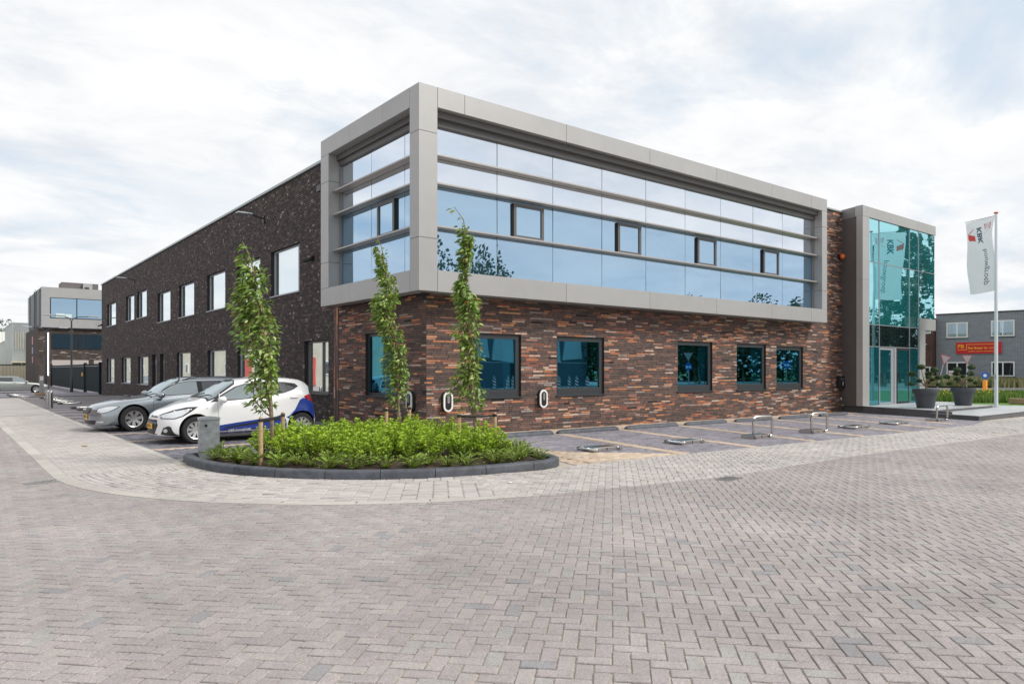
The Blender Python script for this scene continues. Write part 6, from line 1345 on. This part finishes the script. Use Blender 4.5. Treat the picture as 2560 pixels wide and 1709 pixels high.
grass_patch('verge_plants', 'dense green verge plants behind the terrace and pots', region(.56, .80, 36.5, 47), 12000, .25, .5, M['grass'], 'verge', 31, 110)
grass_patch('tall_dry_grass', 'tall straw coloured grass along the foot of the grey brick office', region(.56, .80, 68, 78), 7000, .4, 1.1, M['drygrass'], 'tall grass', 32)
random.seed(33)
solo('timber_beam', MB().cbox(41.3, 41.6, 10.2, 12.5, -.1, .18, .02), mat('beam_wood', (.36, .24, .17), .8, var=.15), (41.4, 11.5, -.1), 'reddish timber beam lying on the lawn at the right edge', 'beam')
# orange bollard with blue sign
t = thing('sign_bollard', 'orange bollard carrying a small round blue sign by the cycle path', 'bollard', (62.0, 20.3, -.1)); mm = Matrix.Translation((62.0, 20.3, -.1))
part('post', MB().lathe([(.15, 0), (.15, .86), (.13, .9)], 14, mm), mat('bollard_orange', (.85, .30, .02), .5), t, 40)
rs = Matrix.Translation((62.0, 20.3, 1.15)) @ Matrix.Rotation(R(25), 4, 'Z') @ Matrix.Rotation(R(-90), 4, 'Y')
part('sign_disc', MB().lathe([(.001, 0), (.27, 0), (.27, .04), (.001, .04)], 20, rs), mat('sign_blue', (.02, .12, .5), .4), t, 40); part('sign_arrow', MB().lathe([(.001, .041), (.12, .041), (.12, .047), (.001, .047)], 10, rs), M['white'], t)
def give_way(x, y, z, h_, tilt, lab, face):
    """seen from behind or front: red rimmed triangle, point down"""
    t = thing('give_way_sign', lab, 'road sign', (x, y, z), face, group='give way signs', tilt=(0, tilt, face)); 
    part('pole', MB().tube([(0, 0, 0), (0, 0, h_+.1)], .04, 8), M['galv'], t, 40, world=False)
    s = .5; tri = lambda q: [(-s*q, h_+.05+.29*(q-1)), (s*q, h_+.05+.29*(q-1)), (0, h_+.05-.866*s*2*q+.29*(q-1)*1.0+ (0))]
    def T(q): cz = h_-.24; p = [(-s, h_+.05), (s, h_+.05), (0, h_-.816)]; return [(a*q, cz+(b-cz)*q) for a, b in p]
    part('rim', MB().prism(T(1.0), -.06, -.045), mat('rim_red', (.5, .03, .05), .5), t, world=False)
    part('panel', MB().prism(T(.84), -.068, -.0605), M['clad'], t, world=False); part('back', MB().prism(T(.86), -.044, -.040), M['steelb'], t, world=False)
give_way(70.3, 26.8, -.1, 3.0, R(14), 'tilted give way triangle on a leaning pole behind the left pot', R(-38)); give_way(72.5, 25.2, -.1, 2.95, 0, 'upright give way triangle behind the right pot', R(-38))

# pots with cloud-pruned pines
def niwaki(x, y, z, seed, lab, flip):
    random.seed(seed)
    p = thing('planter_pot', 'charcoal tapered pot '+lab[0], 'pot', (x, y, z), group='charcoal pots on the terrace')
    prof = [(.27, 0), (.29, .01), (.385, .50), (.40, .53), (.435, .535), (.445, .55), (.45, .70), (.445, .72), (.40, .72), (.39, .66), (.001, .655)]
    part('bowl', MB().lathe(prof, 36, Matrix.Translation((x, y, z))), M['pot'], p, 40); part('potting_soil', MB().lathe([(.39, .657), (.001, .665)], 24, Matrix.Translation((x, y, z))), M['soil'], p)
    t = thing('cloud_pruned_pine', lab[1], 'potted tree', (x, y, z+.66), group='cloud pruned pines in pots')
    RT = Vector((rt[0], rt[1], 0)); FW = Vector((fw[0], fw[1], 0)); b = Vector((x, y, z+.66)); k0 = b+Vector((0, 0, .26)); wd = MB(); wd.tube([b, b+RT*.02*flip+Vector((0, 0, .12)), k0], [.05, .04, .035], 8)
    pads = [(-.62, .24, .10), (-.40, .62, .145), (-.23, .36, .10), (-.20, .88, .15), (-.03, .50, .09), (.24, .62, .14), (.30, .78, .15), (.56, .48, .13), (.40, .40, .11), (.66, .20, .10), (.12, .30, .07)]
    for u, h_, r_ in pads:
        r_ *= 1.18
        u = u*flip*.92; v = random.uniform(-.28, .28); c_ = b+RT*u+FW*v+Vector((0, 0, h_)); mid = k0.lerp(c_, .5)+Vector((0, 0, -.05)); wd.tube([k0+Vector((0, 0, -.08)), mid, c_-Vector((0, 0, .03))], [.022, .015, .009], 6)
        mb = MB(); mb.blob(c_, r_*.88, .62, 12, .05, tone=.1)
        for _ in range(260):
            a = random.uniform(0, 6.28); w_ = random.uniform(-.6, 1); q = (1-w_*w_)**.5; d = Vector((q*math.cos(a), q*math.sin(a), w_*.62)); s = c_+d*r_*.85; e = s+(d+Vector((0, 0, .3))).normalized()*.05; pp = d.cross(Vector((0, 0, 1))); pp = pp.normalized()*.007 if pp.length > .01 else Vector((.007, 0, 0))
            mb.add([s-pp, s+pp, e], [(0, 1, 2)], .001+random.random()*.95)
        part('foliage_pad', mb, M['needle'], t)
    part('branches', wd, M['bark'], t, 60)
niwaki(28.95, 11.45, .15, 41, ('nearer the entrance door', 'cloud pruned pine in the left pot by the entrance door'), 1); niwaki(32.3, 11.35, .15, 42, ('standing further right near the flagpole', 'cloud pruned pine in the right pot near the flagpole'), -1)

# flagpole with banner flag
FP = Vector((35.05, 11.06, .048))
t = thing('flagpole', 'tall white flagpole with a red cap on the entrance terrace', 'flagpole', FP)
part('pole', MB().tube([FP, FP+Vector((0, 0, 8.2))], [.075, .052], 14), M['pole'], t, 40); part('cap', MB().lathe([(.07, 0), (.09, .02), (.08, .06), (.001, .08)], 14, Matrix.Translation(FP+Vector((0, 0, 8.2)))), mat('cap_red', (.6, .05, .03), .4), t, 40)
part('cleat', MB().box(FP.x-.09, FP.x-.07, FP.y-.02, FP.y+.02, 1.2, 1.4), M['galv'], t)
fd = Vector((.41, 1.08, 0)).normalized(); fnm = Vector((-fd.y, fd.x, 0)); FW_, FH = 1.34, 3.15; ftop = 8.12
def flag_pt(u, v, off=0.0):
    """u 0..1 from the pole outward, v 0..1 downward"""
    wob = .10*math.sin(u*5+v*4.5)*(.25+v)+.05*math.sin(v*9+u*2)
    sag = .0
    q = u*(1-.11*math.sin(min(1, v*1.1)*math.pi/2)*.9)
    return FP+fd*(.06+FW_*q+.05*math.sin(v*6))+fnm*(wob+off)+Vector((0, 0, ftop-.03-FH*v-.04*u-.10*v*u*math.sin(u*3)))
flg = MB(); nu, nv = 16, 36
for th in (0, 1):
    for i in range(nu+1):
        for j in range(nv+1): flg.v.append(tuple(flag_pt(i/nu, j/nv, th*.003)))
for th in (0, 1):
    for i in range(nu):
        for j in range(nv): a = th*(nu+1)*(nv+1)+i*(nv+1)+j; flg.f.append((a, a+1, a+nv+2, a+nv+1))
flg.t = [0.0]*len(flg.f); flg.m = [0]*len(flg.f)
fo = thing('banner_flag', 'white banner flag with a grey and red company name hanging from the flagpole', 'flag', FP+Vector((0, 0, ftop)))
fclo = mat('flag_cloth', (.88, .88, .90), .8, trans=.35)
part('cloth', flg, fclo, fo, 60); part('top_arm', MB().tube([FP+Vector((0, 0, ftop)), FP+fd*(FW_+.12)+Vector((0, 0, ftop-.02))], .012, 6), M['frame'], fo)
def flag_print(me, m, nm):
    """map flat artwork (x right along text, y up) given in flag u,v metres onto both faces"""
    for sd_ in (-.004, .007):
        mc = me.copy(); vv = []
        for v in me.vertices: vv += list(flag_pt(v.co.x, v.co.y, sd_)-wloc(fo))
        mc.vertices.foreach_set('co', vv); mc.materials.clear(); mc.materials.append(m); mc.update(); put(nm, mc, fo)
grey_t = mat('flag_grey', (.12, .15, .22), .7); red_t = mat('flag_red', (.75, .09, .08), .7)
def flag_text(s, size, v0, ucen, bold):
    me = text_mesh(s, size, grey_t, 'LEFT', 0, bold, 'lettering'); bm = bmesh.new(); bm.from_mesh(me); bmesh.ops.triangulate(bm, faces=bm.faces); bmesh.ops.subdivide_edges(bm, edges=[e for e in bm.edges if e.calc_length() > .15], cuts=2); bm.to_mesh(me); bm.free()
    c = [(ucen+v.co.y/FW_, v0+v.co.x/FH, 0) for v in me.vertices]; me.vertices.foreach_set('co', [q for p in c for q in p]); return me
flag_print(flag_text('KBK', .36, .10, .49, .014), grey_t, 'lettering'); flag_print(flag_text('bouwgroep', .34, .40, .40, .0), grey_t, 'lettering')
def flat_poly(pts):
    mb = MB(); mb.add([(x, y, 0) for x, y in pts], [tuple(range(len(pts)))]); return mb.mesh('logo', red_t)
for pts in ([(.70, .265), (.93, .255), (.93, .205), (.70, .255)], [(.93, .17), (.93, .245), (.66, .255), (.66, .18)][:0] or [(.70, .275), (.95, .235), (.95, .165), (.70, .20)], [(.95, .165), (.72, .10), (.72, .108), (.93, .17)],
            [(.08, .06), (.30, .075), (.26, .145), (.08, .12)], [(.08, .12), (.08, .145), (.28, .205), (.28, .198), (.11, .14)]):
    flag_print(flat_poly(pts), red_t, 'logo_shape')

# ------------------------------------------------------------------ across the street (seen only in the glass)
random.seed(77)
t = thing('street_side_building', 'brown brick row with white windows across the street, mirrored in the side windows', 'building', (-16, 60, 0))
part('wall', MB().box(-26, -15, 18, 62, -.4, 6.2), mat('row_brick', (.27, .15, .12), .85, var=.15, vscale=1), t)
part('wall', MB().box(-25, -14.8, 62, 320, -.5, 5.4), mat('pale_wall', (.55, .52, .44), .8, var=.1, vscale=.5), t)
for i in range(34):
    y = 22+i*7.4; m_ = M['white']; x = -15.0 if y < 62 else -14.8
    f = part('window', MB().box(x, x+.12, y, y+1.6, 1.0, 2.6), m_, t); part('pane', MB().box(x+.12, x+.14, y+.2, y+1.4, 1.15, 2.45), M['g_black'], f)
for y, m_ in ((27, mat('door_blue', (.04, .22, .55), .5)), (40, MATS['door_blue']), (78, mat('door_red', (.6, .06, .05), .5)), (100, MATS['door_red'])): part('door', MB().box(-14.9, -14.6, y, y+3.4, -.2, 3.0), m_, t)
t = thing('glass_front_building', 'low building with pale angular panels across the road, mirrored in the front windows', 'building', (30, -30, 0))
part('wall', MB().box(16, 56, -44, -28, -.2, 5.4), mat('opp_dark', (.10, .14, .17), .6), t)
for x0 in (20, 28.5, 36.5, 45): part('doorway', MB().box(x0, x0+4.6, -27.99, -27.95, -.1, 2.3), M['black'], t)
part('lower_cladding', MB().box(16.1, 55.9, -27.992, -27.96, 2.28, 2.4), M['galv'], t)
for i in range(12):
    x = 17+i*3.2; part('facade_panel', MB().prism([(x, 2.6), (x+2.9, 2.3+.5*(i % 2)), (x+2.6, 5.2), (x+.4, 5.3)], -27.98, -27.8), mat('opp_pale', (.52, .58, .60), .6), t)
for (x, y, h_, w_) in [(39.5, -35, 13.5, 8), (43.5, -36, 14.5, 8), (48, -36, 14, 8), (36, -58, 14, 9), (58, -30, 8, 7), (64, -27, 9, 8), (71, -24, 8, 7), (78, -30, 11, 8), (86, -28, 10, 9), (92, -20, 9, 8)]:
    big_tree(x, y, -.1, h_, w_, 'broad tree across the road, mirrored in the front glazing', group='trees across the road')
for (x, y, h_) in [(79.2, -5.6, 17), (84.5, -3.6, 18), (81, -1.0, 15)]:
    big_tree(x, y, -.1, h_, 5.5, 'tall poplar across the road, mirrored in the entrance glass', 'col', 'poplars across the road', 'poplar')
random.seed(78); mb = MB()
for _ in range(26000):
    a = random.uniform(-1.25, -.12); d = random.uniform(88, 104); x, y = 20+d*math.cos(a), 14+d*math.sin(a); top_ = 8.5+2.5*math.sin(a*23)+1.5*math.sin(a*61); z = random.uniform(-.2, top_); l_ = random.uniform(.5, 1.1); q = orient(Vector((random.gauss(0, 1), random.gauss(0, 1), random.gauss(0, 1)))); mm_ = Matrix.Translation((x, y, z)) @ q
    mb.add([mm_ @ Vector(v) for v in ((0, 0, 0), (l_*.5, l_*.4, 0), (l_, 0, 0), (l_*.5, -l_*.4, .02))], [(0, 1, 2, 3)], .001+random.random()*.9)
o = struct('distant_wood', mb, M['treeleaf'], kind=None); o['kind'] = 'stuff'; tag(o, 'dark belt of distant woodland across the road', 'woodland')
give_way(56.2, -14.2, -.1, 3.3, 0, 'give way sign above a blue disc across the road, mirrored in the middle window', R(-128)); give_way(63, -15, -.1, 2.9, 0, 'further give way sign across the road, mirrored at the right of the middle front window', R(-128))
for x, y, z, lab in ((56.1, -14.1, 2.0, 'round blue cycle sign under the mirrored give way sign across the road'), (64.7, -8.9, 2.2, 'round blue cycle sign across the road, mirrored in the rightmost front window')):
    t = thing('cycle_sign', lab, 'road sign', (x, y, -.1), R(-128), group='round blue signs across the road'); q = Matrix.Translation((0, 0, z)) @ Matrix.Rotation(R(90), 4, 'X')
    part('pole', MB().tube([(0, 0, 0), (0, 0, z+.3)], .04, 8), M['galv'], t, world=False); part('disc', MB().lathe([(.001, .05), (.36, .05), (.36, .09), (.001, .09)], 20, q), MATS['sign_blue'], t, world=False)
    part('cycle_mark', MB().lathe([(.07, .091), (.12, .091), (.12, .095), (.07, .095)], 14, Matrix.Translation((-.14, 0, z-.05)) @ Matrix.Rotation(R(90), 4, 'X')).lathe([(.07, .091), (.12, .091), (.12, .095), (.07, .095)], 14, Matrix.Translation((.14, 0, z-.05)) @ Matrix.Rotation(R(90), 4, 'X')), M['white'], t, world=False)
def beacon(x, y, lab):
    t = thing('traffic_beacon', lab, 'traffic beacon', (x, y, -.1), R(-128), group='red and white beacons across the road')
    part('board', MB().box(-.14, .14, -.02, .02, .15, .95), M['white'], t, world=False); part('foot', MB().box(-.35, .35, -.2, .2, 0, .1), M['rubber'], t, world=False); part('lamp', MB().box(-.07, .07, -.03, .03, .95, 1.15), M['galv'], t, world=False)
    for k_ in range(3): part('red_stripe', MB().prism([(-.139, .2+k_*.26), (.139, .34+k_*.26), (.139, .46+k_*.26), (-.139, .32+k_*.26)], -.024, -.0205), MATS['rim_red'], t, world=False)
for x, lab in ((1236, 'left beacon mirrored in the nearest front window'), (1270, 'middle beacon mirrored in the nearest front window'), (1284, 'right beacon mirrored in the nearest front window'), (1398, 'leftmost beacon mirrored in the second front window'), (1424, 'second beacon mirrored in the second front window'), (1444, 'third beacon mirrored in the second front window'), (1470, 'rightmost beacon mirrored in the second front window')):
    l_ = (x-1280)/1781.; X_, Y_ = [fw[0]*60+rt[0]*60*l_, fw[1]*60+rt[1]*60*l_]; beacon(float(X_), float(29.3-Y_), 'red and white traffic beacon across the road, '+lab)
for x0 in (19, 27, 35, 43): pass
big_tree(75.9, -6.9, -.1, 15.5, 2.2, 'slim poplar across the road, mirrored left in the entrance glass', 'col', 'poplars across the road', 'poplar')
t = thing('street_lamp', 'curved street lamp across the road, mirrored in the box glazing', 'street lamp', (20, -14, 0)); part('pole', MB().tube([(20, -14, 0), (20, -14, 6), (20.3, -14, 7.6), (21.6, -14, 8.4)], [.09, .07, .05, .04], 8), M['galv'], t, 40); part('lamp_head', MB().cbox(21.5, 22.2, -14.12, -13.88, 8.36, 8.48, .02), M['galv'], t)

random.seed(91); mb = MB()
for _ in range(160):
    a = R(random.uniform(176, 268)); r_ = 3.86+abs(random.gauss(0, .09)); x, y = AC[0]+r_*math.cos(a), AC[1]+r_*math.sin(a); d = Vector((random.gauss(0, 1), random.gauss(0, 1), .1)); l_ = random.uniform(.012, .035); vs, fs = leaf_geo(l_, l_*.5, .1, .2, 1); m_ = Matrix.Translation((x, y, .004)) @ orient(d, random.uniform(-.5, .5)); mb.add([m_ @ Vector(v) for v in vs], fs, random.choice((.99, .3, .5)))
o = struct('leaf_litter', mb, M['leaf'], kind=None); o['kind'] = 'stuff'; tag(o, 'scattered small leaf litter along the foot of the dark kerb', 'leaf litter')
# small litter on the paving
for x, y, s, lab, m_ in ((6.2, 7.9, .07, 'crumpled white scrap of paper on the pale footpath below the bed', M['white']), (8.9, 7.1, .04, 'small dark leaf lying on the pale footpath near the gully grate', M['bark']), (2.2, 17.2, .12, 'thin dry twig lying on the left part of the footpath', M['wood'])):
    mb = MB(); mb.blob((x, y, .012), s*.5, .2, 8, .4); solo('litter', mb, m_, (x, y, 0), lab, 'litter')
